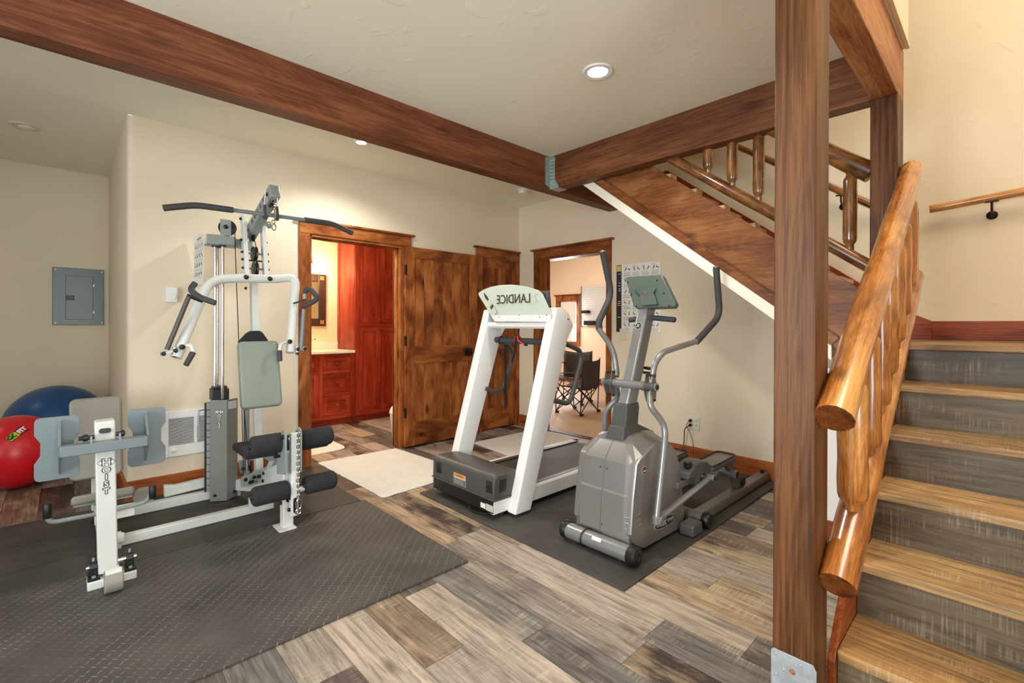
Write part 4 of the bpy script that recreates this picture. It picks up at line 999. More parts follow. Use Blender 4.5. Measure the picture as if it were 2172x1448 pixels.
pg = thing('pegboard', 'white perforated pegboard with wire baskets on the far room wall', 'pegboard', (XF, 5.9, 1.6))
obj('board', MB().box(XF-0.025, XF-0.012, 5.45, 6.335, 1.22, 2.07), M_PEGB, pg, smooth=False)
obj('edge_frame', MB().box(XF-0.03, XF-0.001, 6.335, 6.35, 1.21, 2.08).box(XF-0.03, XF-0.001, 5.435, 5.45, 1.21, 2.08), M_BRONZE, pg, smooth=False)
hl = MB()
for i in range(20):
    z = 1.25+i*0.0415; hl.box(XF-0.0262, XF-0.0255, 5.46, 6.33, z, z+0.004)
for i in range(24):
    y = 5.48+i*0.036; hl.box(XF-0.0266, XF-0.0263, y, y+0.003, 1.23, 2.06)
gl = obj('peg_grid', hl, M_INKG, pg, smooth=False); gl['kind'] = 'stuff'
for (y0, y1, z0, z1, lab) in ((6.10, 6.27, 1.50, 1.56, 'dark wire basket high on the left of the pegboard'), (5.93, 6.20, 1.25, 1.34, 'dark wire basket of oddments low on the pegboard')):
    bk = thing('wire_basket', lab, 'basket', (XF-0.06, (y0+y1)/2, z0))
    obj('basket', MB().box(XF-0.12, XF-0.03, y0, y1, z0, z0+0.01).box(XF-0.12, XF-0.115, y0, y1, z0, z1).box(XF-0.12, XF-0.03, y0, y0+0.005, z0, z1).box(XF-0.12, XF-0.03, y1-0.005, y1, z0, z1), M_BRONZE, bk, smooth=False)
    obj('contents', MB().ball((XF-0.075, y0+0.05, z0+0.035), 0.03).ball((XF-0.075, y1-0.05, z0+0.035), 0.032).ball((XF-0.075, (y0+y1)/2, z0+0.03), 0.03), M_MIRF, bk)
# folding camp chairs
def camp_chair(label, cx, cy, rz, sc_=1.0):
    t = thing('camp_chair', label, 'chair', (cx, cy, 0))
    def w3(x, y, z): return Vector((cx+(x*cos(rz)-y*sin(rz))*sc_, cy+(x*sin(rz)+y*cos(rz))*sc_, z*sc_))
    hw, hd, sz = 0.27, 0.24, 0.45
    # x = sideways, y = towards the back
    F = {(-1,-1): (-hw, -hd), (1,-1): (hw, -hd), (-1,1): (-hw, hd), (1,1): (hw, hd)}
    def rod(a, c, nm='strut', r=0.009): obj(nm, MB().cyl(w3(*a), w3(*c), r*sc_, seg=8), M_BLACK, t)
    for (sx, sy), (x, y) in F.items():
        zt = 0.92 if sy > 0 else 0.66
        rod((x, y, 0.0), (x*(1.0), y*(1.18 if sy > 0 else 1.0), zt), 'leg')
        obj('foot', MB().box(*sorted((w3(x-0.02, y, 0).x-0.012, w3(x-0.02, y, 0).x+0.03)), w3(x, y, 0).y-0.02, w3(x, y, 0).y+0.02, 0.0, 0.03), M_BLACK, t)
    for sy in (-1, 1):
        rod((-hw, sy*hd, 0.03), (hw, sy*hd, sz-0.02)); rod((hw, sy*hd, 0.03), (-hw, sy*hd, sz-0.02))
    for sx in (-1, 1):
        rod((sx*hw, -hd, 0.03), (sx*hw, hd, sz-0.02)); rod((sx*hw, hd, 0.03), (sx*hw, -hd, sz-0.02))
    # slung seat and back
    def sheet(nm, rows):
        b = MB(); V = [[b.b.verts.new(p) for p in r] for r in rows]
        for i in range(len(V)-1):
            for j in range(len(V[0])-1): b._face([V[i][j], V[i][j+1], V[i+1][j+1], V[i+1][j]])
        o = obj(nm, b, M_CANVAS, t); md = o.modifiers.new('thick', 'SOLIDIFY'); md.thickness = 0.006; return o
    N_ = 9
    sheet('seat', [[w3(-hw+2*hw*i/(N_-1), -hd-0.02+(2*hd)*j/6, sz+0.02-0.07*sin(pi*i/(N_-1))*(0.7+0.05*j)-0.02*j/6) for i in range(N_)] for j in range(7)])
    sheet('backrest', [[w3(-hw+2*hw*i/(N_-1), hd*(1.0+0.18*j/6)+0.05*sin(pi*i/(N_-1)), sz-0.03+(0.94-sz)*j/6-(0.03*sin(pi*i/(N_-1)) if j == 6 else 0)) for i in range(N_)] for j in range(7)])
    for sx in (-1, 1):
        obj('armrest', MB().bar(w3(sx*hw, -hd-0.03, 0.66), w3(sx*hw, hd*1.1, 0.70), 0.06*sc_, 0.012*sc_, side=w3(1,0,0)-w3(0,0,0)), M_CANVAS, t)
    return t
camp_chair('charcoal folding camp chair nearer the doorway with crossed black legs', 5.33, 4.26, radians(186), 0.85)
camp_chair('brown-grey folding camp chair behind the other one, half hidden', 5.95, 4.85, radians(-72), 0.9)
# ================================================================ home gym
GX = 0.986                      # middle line of the seat station
gym = thing('home_gym', 'white and grey multi-station home gym with chrome rods, pads and foam rollers', 'exercise machine', (0.8, 3.5, 0))
def G(name, mb, mat, parent=None, **k): return obj(name, mb, mat, parent or gym, **k)
def bolt(p, ax, r=0.0095, parent=None):
    G('bolt', MB().lathe(p, ax, [(0, r*1.25), (0.003, r*1.25), (0.0035, r), (0.010, r*0.95), (0.014, r*0.5)], seg=12), M_BOLT, parent)
# floor frame
G('base_rail', MB().box(0.19, 1.02, 3.39, 3.44, 0.014, 0.066), M_GYMW, bev=0.004)
G('base_rail', MB().box(0.19, 0.76, 3.87, 3.925, 0.014, 0.072), M_GYMW, bev=0.004)
G('cross_beam', MB().box(0.132, 0.192, 2.86, 4.02, 0.030, 0.085), M_GYMW, bev=0.005)
for y in (3.32, 3.90): bolt((0.131, y, 0.06), (-1, 0, 0))
for y in (3.29, 3.87): bolt((0.131, y, 0.035), (-1, 0, 0))
# leg press: axle block with pillow bearings, column, cross bar and foot plates
G('axle_block', MB().box(0.075, 0.255, 2.915, 3.015, 0.0126, 0.052), M_GYMW, bev=0.005)
fw = G('front_curve', MB().rings([[(x, 2.83+0.052*cos(a)+0.02, 0.0665+0.052*sin(a)) for a in [radians(90+i*18) for i in range(0, 11)]] + [] for x in (0.134, 0.194)], cap=True), M_GYMW, bev=0.003)
G('front_roller_cover', MB().cyl((0.131, 2.845, 0.064), (0.197, 2.845, 0.064), 0.0505, seg=36), M_PADG, bev=0.004)
for x in (0.098, 0.232):
    pb_ = G('pillow_bearing', MB().box(x-0.022, x+0.022, 2.922, 3.008, 0.0525, 0.066).cyl((x-0.014, 2.975, 0.100), (x+0.014, 2.975, 0.100), 0.027, seg=20).box(x-0.014, x+0.014, 2.950, 3.000, 0.066, 0.10), M_BLACK, bev=0.002)
    G('grease_fitting', MB().cyl((x, 2.975, 0.127), (x, 2.975, 0.142), 0.005, seg=8), M_ZINC, pb_)
    G('bearing_bolt', MB().cyl((x, 2.932, 0.066), (x, 2.932, 0.073), 0.008, seg=8), M_ZINC, pb_)
G('axle', MB().cyl((0.072, 2.975, 0.100), (0.258, 2.975, 0.100), 0.0095, seg=14), M_CHROME)
G('press_column', MB().bar((0.1505, 2.95+0.045, 0.062), (0.138, 2.95+0.045, 0.786), 0.074, 0.09, side=(1, 0, 0)), M_GYMW, bev=0.006)
cp = ((0.138,2.95,0.743))
G('column_plug', MB().prism(rrect(cp[0]-0.022, cp[0]+0.022, cp[2]-0.011, cp[2]+0.011, 0.0108, 6), 'Y', 2.938, 2.951), M_GRIP, bev=0.002)
# HOIST lettering down the column, outlined
def hoist(x, y, z, step, size, right, up, parent):
    out = Vector(right).cross(Vector(up)).normalized()
    for i, ch in enumerate('HOIST'):
        p = Vector((x, y, z))-Vector(up)*step*(i+(0.10 if i else 0))
        k = 1.25 if i == 0 else 1.0
        lettering(ch, size*k, M_INK, parent, p, right, up, 0.0006, 'letter_outline', 0.0030*size/0.036, 1.1)
        lettering(ch, size*k, M_WHITE, parent, p+out*0.0010, right, up, 0.0006, 'letter', 0.0004, 1.0)
    a = size*0.62
    for s in (-1, 1):
        q = Vector((x, y, z))+Vector(right)*s*a*0.92
        b = MB(); V = [q+Vector(up)*size*0.30, q+Vector(right)*s*size*0.30, q-Vector(up)*size*0.30, q+Vector(right)*(-s)*size*0.12]
        b.slab(V, out*0.0008); obj('letter_wing', b, M_WHITE, parent, smooth=False)
        b = MB(); V2 = [(v-q)*1.25+q-out*0.0006 for v in V]
        b.slab(V2, out*0.0006); obj('wing_outline', b, M_INK, parent, smooth=False)
hz = (0.143,2.949,0.591)
hoist(hz[0], 2.9488, hz[2], 0.0335, 0.036, (1,0,0), (0,0,1), gym)
# plate bar in front of the column
G('plate_bar', MB().box(-0.016, 0.296, 2.895, 2.945, 0.652, 0.700), M_PLATE, bev=0.004)
for x in (0.088, 0.190):
    G('clevis_lug', MB().prism([(2.90, 0.700), (2.94, 0.700), (2.935, 0.730), (2.905, 0.730)], 'X', x-0.004, x+0.004), M_PLATE)
G('lock_knob', MB().lathe((0.100, 2.93, 0.722), (-1, 0, 0), [(0,0.010),(0.022,0.010),(0.0225,0.015),(0.038,0.016),(0.042,0.010),(0.055,0.009)], seg=14), M_BLACK)
G('lock_knob', MB().lathe((0.176, 2.93, 0.724), (1, 0, 0), [(0,0.010),(0.020,0.010),(0.0205,0.015),(0.030,0.016),(0.034,0.008)], seg=14), M_BLACK)
def footplate(xa, xb):
    za, zb = 0.522, 0.815; r = 0.022; w_ = 0.020
    pts = rrect(xa, xb, za, zb, r, 5)
    # waisted sides: insert the notches
    def notch(x, s):
        return [(x, 0.735), (x-s*w_, 0.700), (x-s*w_, 0.640), (x, 0.605)]
    P = []
    q = len(pts)//4
    tr, tl, bl, br = pts[0:q], pts[q:2*q], pts[2*q:3*q], pts[3*q:]
    P = tr+tl+notch(xa, -1)+bl+br+notch(xb, 1)[::-1]
    p = G('foot_plate', MB().prism(P, 'Y', 3.055, 3.062), M_PLATE, bev=0.0015, seg=1)
    return p
fpL = footplate(-0.102, 0.052)
fpR = footplate(0.23, 0.385)
for x, p in ((-0.018, fpL), (0.300, fpR)):
    G('plate_gusset', MB().prism([(3.0545, 0.545), (3.0545, 0.795), (3.03, 0.800), (2.93, 0.700), (2.93, 0.650)], 'X', x-0.003, x+0.003), M_PLATE)
    G('gusset_edge', MB().bar((x, 3.048, 0.80), (x, 2.945, 0.70), 0.010, 0.004, side=(1, 0, 0)), M_ZINC)
# leg press seat, backrest and hand grips
G('leg_press_seat', MB().slab([(x, 3.56, z) for x, z in rrect(0.024, 0.302, 0.238, 0.292, 0.02)], (0, 0.29, -0.085)), M_PADG, bev=0.016, seg=3)
G('leg_press_seat_pan', MB().slab([(0.035, 3.57, 0.226), (0.29, 3.57, 0.226), (0.29, 3.57, 0.235), (0.035, 3.57, 0.235)], (0, 0.27, -0.080)), M_GYMG)
b = MB(); a0 = Vector((0, 0, 0))
pts = rrect(0.018, 0.270, 0.0, 0.50, 0.035, 6)
A_ = [(x, 3.86+0.10*(z/0.5), 0.30+z*0.97) for x, z in pts]
G('leg_press_backrest', MB().slab(A_, (0, 0.055, -0.010)), M_PADG, bev=0.014, seg=3)
G('backrest_post', MB().bar((0.145, 3.95, 0.08), (0.145, 4.00, 0.60), 0.05, 0.05), M_GYMW, bev=0.004)
G('seat_post', MB().box(0.125, 0.175, 3.64, 3.70, 0.08, 0.195), M_GYMW, bev=0.003)
G('instruction_plate', MB().box(0.205, 0.290, 3.46, 3.465, 0.15, 0.222), M_PAPER)
GL = (-0.065,3.4,0.324); GR = (0.368,3.4,0.317)
G('grip_tube', MB().tube([(GL[0], 3.40, GL[2]-0.02), (GL[0], 3.40, 0.222), (0.145, 3.44, 0.205), (GR[0]-0.02, 3.42, 0.222), (GR[0], 3.40, GR[2]-0.02)], 0.0115, 0.05), M_GYMG)
for q in (GL, GR):
    G('hand_grip', MB().lathe((q[0], 3.40, q[2]-0.075), (0,0,1), [(0,0.0165),(0.003,0.018),(0.070,0.018),(0.075,0.015)], seg=18), M_BLACK)
# rear counter balance cover near the wall
G('pivot_arm', MB().prism([(0.487, 0.07), (0.487, 0.155), (0.55, 0.140), (0.76, 0.150), (0.76, 0.085)], 'Y', 3.93, 3.985), M_GYMW, bev=0.01)
G('pivot_arm_cap', MB().cyl((0.375, 3.925, 0.105), (0.375, 3.99, 0.105), 0.052, seg=28).prism([(0.375, 0.053), (0.375, 0.157), (0.44, 0.153), (0.43, 0.065)], 'Y', 3.926, 3.989), M_PADG, bev=0.004)
G('small_bracket', MB().box(0.192, 0.228, 3.36, 3.39, 0.0128, 0.10).box(0.205, 0.238, 3.35, 3.36, 0.05, 0.10), M_GYMW, bev=0.002)
# weight tower
tw = [(0.728, 3.80), (0.818, 3.742), (0.897, 3.795)]
b = MB()
outer = tw; inner = [(0.733, 3.806), (0.818, 3.750), (0.891, 3.801)]
b.prism(outer+inner[::-1], 'Z', 0.020, 0.722)
cv = G('weight_cover', b, M_GYMC, smooth=False, bev=0.0015)
n1 = Vector((tw[1][0]-tw[0][0], tw[1][1]-tw[0][1], 0)).normalized(); o1 = n1.cross(Vector((0,0,1))).normalized()
n2 = Vector((tw[2][0]-tw[1][0], tw[2][1]-tw[1][1], 0)).normalized(); o2 = n2.cross(Vector((0,0,1))).normalized()
def onf(base, n, o, u, z, e=0.001): return Vector((base[0], base[1], 0))+n*u+o*e+Vector((0, 0, z))
w1 = (Vector(tw[1])-Vector(tw[0])).length if False else math.dist(tw[0], tw[1]); w2 = math.dist(tw[1], tw[2])
p = onf(tw[0], n1, o1, w1*0.55, 0.640)
hoist(p.x, p.y, p.z, 0.0265, 0.030, tuple(n1), (0,0,1), cv)
obj('spec_label', MB().slab([onf(tw[1], n2, o2, w2*0.10, 0.655), onf(tw[1], n2, o2, w2*0.86, 0.655), onf(tw[1], n2, o2, w2*0.86, 0.708), onf(tw[1], n2, o2, w2*0.10, 0.708)], o2*0.0008), M_PEGB, cv, smooth=False)
for i in range(5):
    obj('label_text', MB().slab([onf(tw[1], n2, o2, w2*0.18, 0.664+i*0.008, 0.0019), onf(tw[1], n2, o2, w2*(0.74-0.07*(i % 2)), 0.664+i*0.008, 0.0019), onf(tw[1], n2, o2, w2*(0.74-0.07*(i % 2)), 0.666+i*0.008, 0.0019), onf(tw[1], n2, o2, w2*0.18, 0.666+i*0.008, 0.0019)], o2*0.0003), M_INKG, cv, smooth=False)
for u, z, base, n, o in ((0.30, 0.062, tw[0], n1, o1), (0.70, 0.062, tw[1], n2, o2)):
    p = onf(base, n, o, (w1 if base is tw[0] else w2)*u, z)
    bolt(tuple(p), tuple(o), 0.0085, cv)
G('tower_base', MB().box(0.765, 0.92, 3.81, 3.99, 0.0128, 0.075), M_GYMW, bev=0.003)
wp = None
for i in range(13):
    z = 0.085+i*0.0475
    if wp is None: wp = G('weight_plate', MB().box(0.712, 0.885, 3.812, 3.905, z, z+0.0435), M_GYMG, bev=0.003); wz = WL[wp.name_full].copy()
    else: clone(wp, wz+Vector((0, 0, 0.0475*i)), gym)
G('selector_stem', MB().box(0.704, 0.711, 3.83, 3.85, 0.085, 0.70), M_BLACK)
G('stack_top', MB().box(0.742, 0.845, 3.80, 3.90, 0.715, 0.795).box(0.752, 0.835, 3.805, 3.895, 0.795, 0.812), M_BLACK, bev=0.004)
G('selector_pin', MB().cyl((0.70, 3.84, 0.655), (0.665, 3.82, 0.655), 0.004, seg=8).tube([(0.668, 3.822, 0.655), (0.664, 3.82, 0.60), (0.666, 3.82, 0.54)], 0.0045, 0.01, 8), M_ZINC)
G('pin_handle', MB().prism([(0.655, 0.47), (0.655, 0.545), (0.668, 0.57), (0.676, 0.545), (0.676, 0.47), (0.666, 0.455)], 'Y', 3.812, 3.822), M_GYMG, bev=0.002)
for x, y in ((0.768, 3.855), (0.803, 3.80), (0.787, 3.885)):
    G('guide_rod', MB().cyl((x, y, 0.70), (x, y, 1.80), 0.0105, seg=18), M_CHROME)
    G('rod_washer', MB().cyl((x, y, 1.792), (x, y, 1.800), 0.022, seg=16), M_BLACK)
# top bracket and exercise placard
G('top_bracket', MB().box(0.705, 0.872, 3.775, 3.80, 1.802, 1.868).box(0.705, 0.90, 3.80, 3.90, 1.800, 1.806).box(0.775, 0.872, 3.765, 3.90, 1.806, 1.866), M_GYMG, bev=0.003)
G('cross_brace', MB().bar((0.87, 3.85, 1.835), (0.99, 3.80, 1.815), 0.05, 0.06, side=(0,1,0)), M_GYMG, bev=0.003)
PLX = 0.705
pl = G('exercise_placard', MB().slab([(0.705,4.202,1.896), (0.705,3.877,1.89), (0.705,3.923,1.531), (0.705,4.244,1.53)], (0.003, 0, 0)), M_PAPER, smooth=False)
pa, pb2, pc_, pd_ = [Vector(v) for v in ((0.705,4.202,1.896), (0.705,3.877,1.89), (0.705,3.923,1.531), (0.705,4.244,1.53))]
def pquad(u, v): return (pa*(1-u)+pb2*u)*(1-v)+(pd_*(1-u)+pc_*u)*v
fm = MB(); ln = MB()
for r in range(4):
    v0 = 0.14+r*0.185
    for c in range(4):
        u0 = 0.12+c*0.215
        for k in range(3):
            a = pquad(u0+0.05+0.04*math.sin(k*2.1+c), v0+0.03+k*0.03); c2 = pquad(u0+0.10-0.04*math.sin(k*1.7+r), v0+0.055+k*0.03)
            fm.bar(a+Vector((-0.001,0,0)), c2+Vector((-0.001,0,0)), 0.0006, 0.006)
    ln.bar(pquad(0.06, v0-0.01)+Vector((-0.0008,0,0)), pquad(0.94, v0-0.01)+Vector((-0.0008,0,0)), 0.0005, 0.002)
for c in range(5): ln.bar(pquad(0.06+c*0.22, 0.13)+Vector((-0.0008,0,0)), pquad(0.06+c*0.22, 0.87)+Vector((-0.0008,0,0)), 0.0005, 0.0015)
obj('printed_figures', fm, M_INK, pl, smooth=False)['kind'] = 'stuff'
obj('printed_grid', ln, M_INKG, pl, smooth=False)['kind'] = 'stuff'
obj('printed_title', MB().bar(pquad(0.30, 0.075)+Vector((-0.0008,0,0)), pquad(0.75, 0.07)+Vector((-0.0008,0,0)), 0.0005, 0.014), M_INKG, pl, smooth=False)
# top pulley over the stack
def pulley(name, c, axis, r, parent=None, th=0.022):
    c = Vector(c); a = Vector(axis).normalized()
    return G(name, MB().lathe(c-a*th/2, a, [(0, r*0.55), (0, r*0.96), (th*0.12, r), (th*0.30, r*0.93), (th*0.5, r*0.84), (th*0.70, r*0.93), (th*0.88, r), (th, r*0.96), (th, r*0.55)], seg=32), M_BLACK, parent)
G('pulley_bracket', MB().box(0.779, 0.846, 3.757, 3.762, 1.868, 1.978), M_GYMG, bev=0.002)
pcx, pcz = (0.824,1.926)
pulley('pulley', (pcx+0.005, 3.785, pcz), (0, 1, 0), 0.056)
bolt((pcx-0.012, 3.757, pcz), (0, -1, 0), 0.012)
CB = [(0.873, 3.78, 1.93), (0.866,3.72,1.661), (0.871,3.66,1.131), (0.93, 3.64, 0.25)]
G('cable', MB().tube(CB, 0.0028, 0.02, 8), M_BOLT)
G('cable', MB().cyl((0.986,3.749,1.885), (0.986,3.688,1.802), 0.003, seg=8), M_BOLT)
# main upright, twin posts and lat boom
G('main_upright', MB().bar((GX, 3.60, 0.10), (GX, 3.745, 1.60), 0.048, 0.058, side=(1,0,0)), M_GYMW, bev=0.005)
for s, nm in ((-1, 0), (1, 0)):
    G('twin_post', MB().bar((GX+s*0.062-0.012, 3.63, 1.555), (GX+s*0.062-0.008, 3.735, 2.02), 0.028, 0.055, side=(1,0,0)), M_GYMW, bev=0.003)
for z, y in ((1.752, 3.675), (1.700, 3.665), (1.640, 3.655), (1.99, 3.72), (1.84, 3.70)):
    for s in (-1, 1): bolt((GX+s*0.076-0.010, y, z), (s, 0, 0), 0.0085)
for (z, y) in ((1.750, 3.690), (1.640, 3.672)):
    pulley('pulley', (GX-0.010, y, z), (1, 0, 0), 0.052, th=0.026)
    G('pulley_spacer', MB().cyl((GX-0.060, y, z), (GX+0.045, y, z), 0.007, seg=12), M_PADG)
G('tie_bolt', MB().cyl((GX-0.060, 3.68, 1.698), (GX+0.045, 3.68, 1.698), 0.006, seg=10), M_BLACK)
b0, b1 = Vector((GX-0.008, 3.80, 1.905)), Vector((GX+0.004, 3.285, 2.118))
G('lat_boom', MB().bar(b0, b1, 0.062, 0.088, side=(1,0,0)), M_GYMG, bev=0.006)
bd = (b1-b0).normalized(); bs = Vector((1,0,0)); bu_ = bs.cross(bd)
if bu_.z < 0: bu_ = -bu_
for i, ch in enumerate('HOIST'):
    q = b0.lerp(b1, 0.30+0.115*i)-bs*0.0322
    lettering(ch, 0.046, M_DARKPR, gym, q, bd, bu_, 0.0006, 'boom_letter', 0.001)
pulley('boom_pulley', tuple(b0.lerp(b1, 0.05)-bu_*0.036), (1,0,0), 0.040, th=0.024)
pulley('boom_pulley', tuple(b0.lerp(b1, 0.86)-bu_*0.036), (1,0,0), 0.040, th=0.024)
bolt(tuple(b0.lerp(b1, 0.9)-bs*0.031), (-1,0,0), 0.010); bolt(tuple(b0.lerp(b1, 0.08)-bs*0.031), (-1,0,0), 0.010)
# lat bar in its hooks
LB = [(0.402,3.28,1.902), (0.553,3.28,1.946), (0.747,3.28,1.949), (1.176,3.28,1.956), (1.358,3.28,1.962), (1.513,3.28,1.912)]
lb = G('lat_bar', MB().tube([LB[2], LB[3]], 0.0125, 0.02, 16), M_PLATE)
obj('bar_grip', MB().tube([LB[0], LB[1], Vector(LB[2])], 0.0185, 0.05, 16), M_GRIP, lb)
obj('bar_grip', MB().tube([Vector(LB[3]), LB[4], LB[5]], 0.0185, 0.05, 16), M_GRIP, lb)
hc = Vector(LB[2]).lerp(Vector(LB[3]), 0.60)
for q, tp in (((0.928,3.28,1.957), (0.938,3.3,2.118)), ((1.001,3.28,1.959), (1.005,3.28,2.071))):
    q = Vector(q)
    G('bar_hook', MB().tube([tp, (q.x-0.002, 3.285, q.z+0.05)], 0.004, 0.02, 8), M_PEGB)
    G('hook_sleeve', MB().tube([(q.x, 3.285, q.z+0.055), (q.x, 3.262, q.z-0.028), (q.x, 3.29, q.z-0.030), (q.x, 3.298, q.z-0.004)], 0.009, 0.012, 10), M_GRIP)
ch = MB()
c0 = Vector((0.97,3.24,2.035))
for i in range(7):
    ch.torus(c0+Vector((0.004*((i % 2)*2-1), -0.002, -0.022*i)), (1, 0, 0) if i % 2 else (0, 1, 0), 0.0105, 0.003, 12, 6)
G('lat_chain', ch, M_CHROME)
G('snap_hook', MB().torus(c0+Vector((0, 0, -0.165)), (0, 1, 0), 0.019, 0.0038, 20, 8, 0.6, dirv=(1,0,0)).torus(c0+Vector((-0.03, 0, -0.155)), (0.3, 1, 0), 0.020, 0.0038, 20, 8, 0.6, dirv=(1,0,0)), M_CHROME)
G('bar_eye', MB().bar(c0+Vector((-0.055, 0, -0.150)), c0+Vector((-0.015, 0, -0.165)), 0.012, 0.022, side=(0,1,0)), M_PLATE, bev=0.003)
# press arms
TY = 3.575
E1, E2 = (0.69,3.575,1.539), (1.211,3.575,1.558)
tubeL = [(0.483,3.43,1.048), (0.655,3.55,1.468), (0.712,3.575,1.552), (0.873,3.575,1.563), (1.066,3.575,1.565), (1.2,3.575,1.572), (1.206,3.56,1.488), (1.134,3.43,1.052)]
ta = [tubeL[0], (0.68,3.57,1.537), tubeL[3], tubeL[4], (1.221,3.57,1.597), tubeL[7]]
G('press_arm', MB().tube(ta, 0.0295, 0.13, 20), M_GYMW)
G('press_bracket', MB().slab([(0.866,3.545,1.581), (1.056,3.545,1.585), (1.056,3.545,1.554), (0.868,3.545,1.55)], (0, 0.028, 0)), M_GYMW, bev=0.003)
for q in ((0.887,3.544,1.567), (1.036,3.544,1.566)): bolt(q, (0,-1,0), 0.013)
bolt((0.929,3.7,1.502), (-1,0,0), 0.009)
# swing bars and handles
for (pt, pb3, hk, nm) in (
    ((0.544,3.42,1.415), (0.437,3.42,1.097), [(0.579,3.44,1.499), (0.55,3.42,1.456), (0.591,3.38,1.411), (0.669,3.34,1.378)], 0),
    ((1.222,3.42,1.357), (1.205,3.42,1.086), [(1.236,3.44,1.477), (1.247,3.44,1.499), (1.269,3.42,1.5), (1.312,3.38,1.429), (1.219,3.42,1.376)], 1)):
    G('swing_bar', MB().cyl(pt, pb3, 0.0135, seg=16), M_ELLB if nm == 0 else M_PLATE)
    G('swing_handle', MB().tube(hk, 0.0175, 0.045, 16), M_GRIP)
    if nm: G('handle_stub', MB().cyl((1.234,3.44,1.429), (1.234,3.44,1.465), 0.0135, seg=14), M_GYMG)
G('rest_clip', MB().tube([(0.538,3.43,1.425), (0.566,3.42,1.409), (0.615,3.42,1.388)], 0.010, 0.02, 10), M_BLACK)
G('rest_clip', MB().bar((1.16,3.45,1.395), (1.244,3.43,1.425), 0.018, 0.012, side=(0,1,0)), M_BLACK, bev=0.003)
for (c, d) in (((0.418,3.42,1.075), (0.476,3.42,1.091)), ((1.223,3.42,1.077), (1.177,3.42,1.076))):
    c = Vector(c); d = Vector(d)
    G('linkage', MB().bar(c, d, 0.020, 0.014, side=(0,1,0)).cyl(c+Vector((0,0,-0.014)), c+Vector((0,0,0.014)), 0.013, seg=14).cyl(d+Vector((0,0,-0.022)), d+Vector((0,0,0.022)), 0.013, seg=14), M_ZINC, bev=0.001)
    for q in (c, d): bolt(tuple(q+Vector((0,-0.014,0))), (0,-1,0), 0.010)
    G('linkage_pin', MB().cyl(d+Vector((0,0,-0.04)), d+Vector((0,0,-0.024)), 0.010, seg=12), M_BLACK)
# short lower grips
for (a, m_, c, d) in (((0.506,3.41,1.112), (0.552,3.39,1.125), (0.56,3.38,1.078), (0.52,3.36,1.004)), ((1.124,3.43,1.13), (1.064,3.41,1.116), (1.051,3.39,1.071), (1.052,3.38,1.001))):
    G('lower_grip_tube', MB().tube([a, m_, c], 0.011, 0.03, 12), M_GYMW)
    G('lower_grip', MB().cyl(c, d, 0.0165, 0.0150, seg=16), M_GRIP, bev=0.002)
    G('grip_collar', MB().lathe(Vector(a)+Vector((0, -0.02, 0)), (0, -1, 0), [(0,0.016),(0.004,0.016),(0.006,0.012)], seg=16), M_BLACK)
# round arm decals
for q, dr in (((0.57,3.44,1.281), 1), ((1.155,3.44,1.283), -1)):
    pass
# seat back and shroud
def pad(name, x0, x1, yz0, yz1, th, mat, r=0.03, bev=0.014):
    pts = rrect(x0, x1, 0, 1, 0.0001, 1); h = math.dist(yz0, yz1)
    P = rrect(x0, x1, 0, h, r, 6); d = ((yz1[0]-yz0[0])/h, (yz1[1]-yz0[1])/h)
    A = [(x, yz0[0]+d[0]*t, yz0[1]+d[1]*t) for x, t in P]
    return G(name, MB().slab(A, (0, d[1]*th, -d[0]*th)), mat, bev=bev, seg=4)
pad('backrest_pad', 0.832+0.004, 1.076+0.012, (3.43, 0.694), (3.53, 1.136), 0.055, M_PAD, 0.028, 0.016)
G('shroud', MB().slab([(0.86,3.6,1.129), (0.908,3.6,1.185), (0.934,3.6,1.202), (0.993,3.6,1.203), (1.01,3.6,1.187), (1.042,3.6,1.138), (1.034,3.6,1.041), (0.876,3.6,1.047)], (0, 0.05, 0)), M_FOAM, bev=0.008, seg=2)
G('adjuster_post', MB().bar((GX-0.062, 3.66, 0.12), (GX-0.058, 3.70, 0.80), 0.032, 0.03), M_GYMG, bev=0.003)
for x in (-0.092, -0.080): G('cable', MB().cyl((GX+x, 3.63, 0.22), (GX+x-0.004, 3.66, 0.75), 0.0026, seg=6), M_BOLT)
# lower frame around the seat
G('spine', MB().prism([(3.02, 0.42), (3.62, 0.20), (3.62, 0.10), (3.30, 0.10), (3.02, 0.34)], 'X', GX-0.028, GX+0.028), M_GYMW, bev=0.004)
G('lower_tube', MB().bar((0.90, 3.82, 0.095), (GX, 3.42, 0.165), 0.05, 0.075), M_GYMW, bev=0.004)
G('seat_tube', MB().bar((GX+0.01, 3.52, 0.16), (GX+0.035, 3.30, 0.41), 0.045, 0.05), M_GYMW, bev=0.003)
G('seat_tube', MB().bar((GX+0.08, 3.50, 0.16), (GX+0.10, 3.34, 0.41), 0.035, 0.04), M_GYMW, bev=0.003)
jp = [(0.949,3.42,0.266), (0.988,3.42,0.281), (1.052,3.36,0.284), (1.064,3.32,0.268), (1.064,3.32,0.209), (0.949,3.42,0.195)]
G('joint_plate', MB().slab(jp, (0, 0.05, 0)), M_GYMG, bev=0.003)
for q in ((440,850), (505,870), (525,830), (572,820), (622,785), (620,865), (485,880)):
    pass
for q in ((0.874,3.5,0.212), (0.894,3.47,0.197), (0.905,3.46,0.202), (0.915,3.46,0.229), (0.935,3.43,0.237), (0.958,3.4,0.261), (0.958,3.41,0.208)): bolt(q, (0.3,-1,0), 0.010)
G('side_plate', MB().slab([(0.872,3.62,0.187), (0.888,3.6,0.208), (0.916,3.52,0.237), (0.938,3.5,0.264), (0.951,3.43,0.267), (0.952,3.43,0.195), (0.877,3.6,0.134)], (0, 0.012, 0)), M_GYMG, smooth=False)
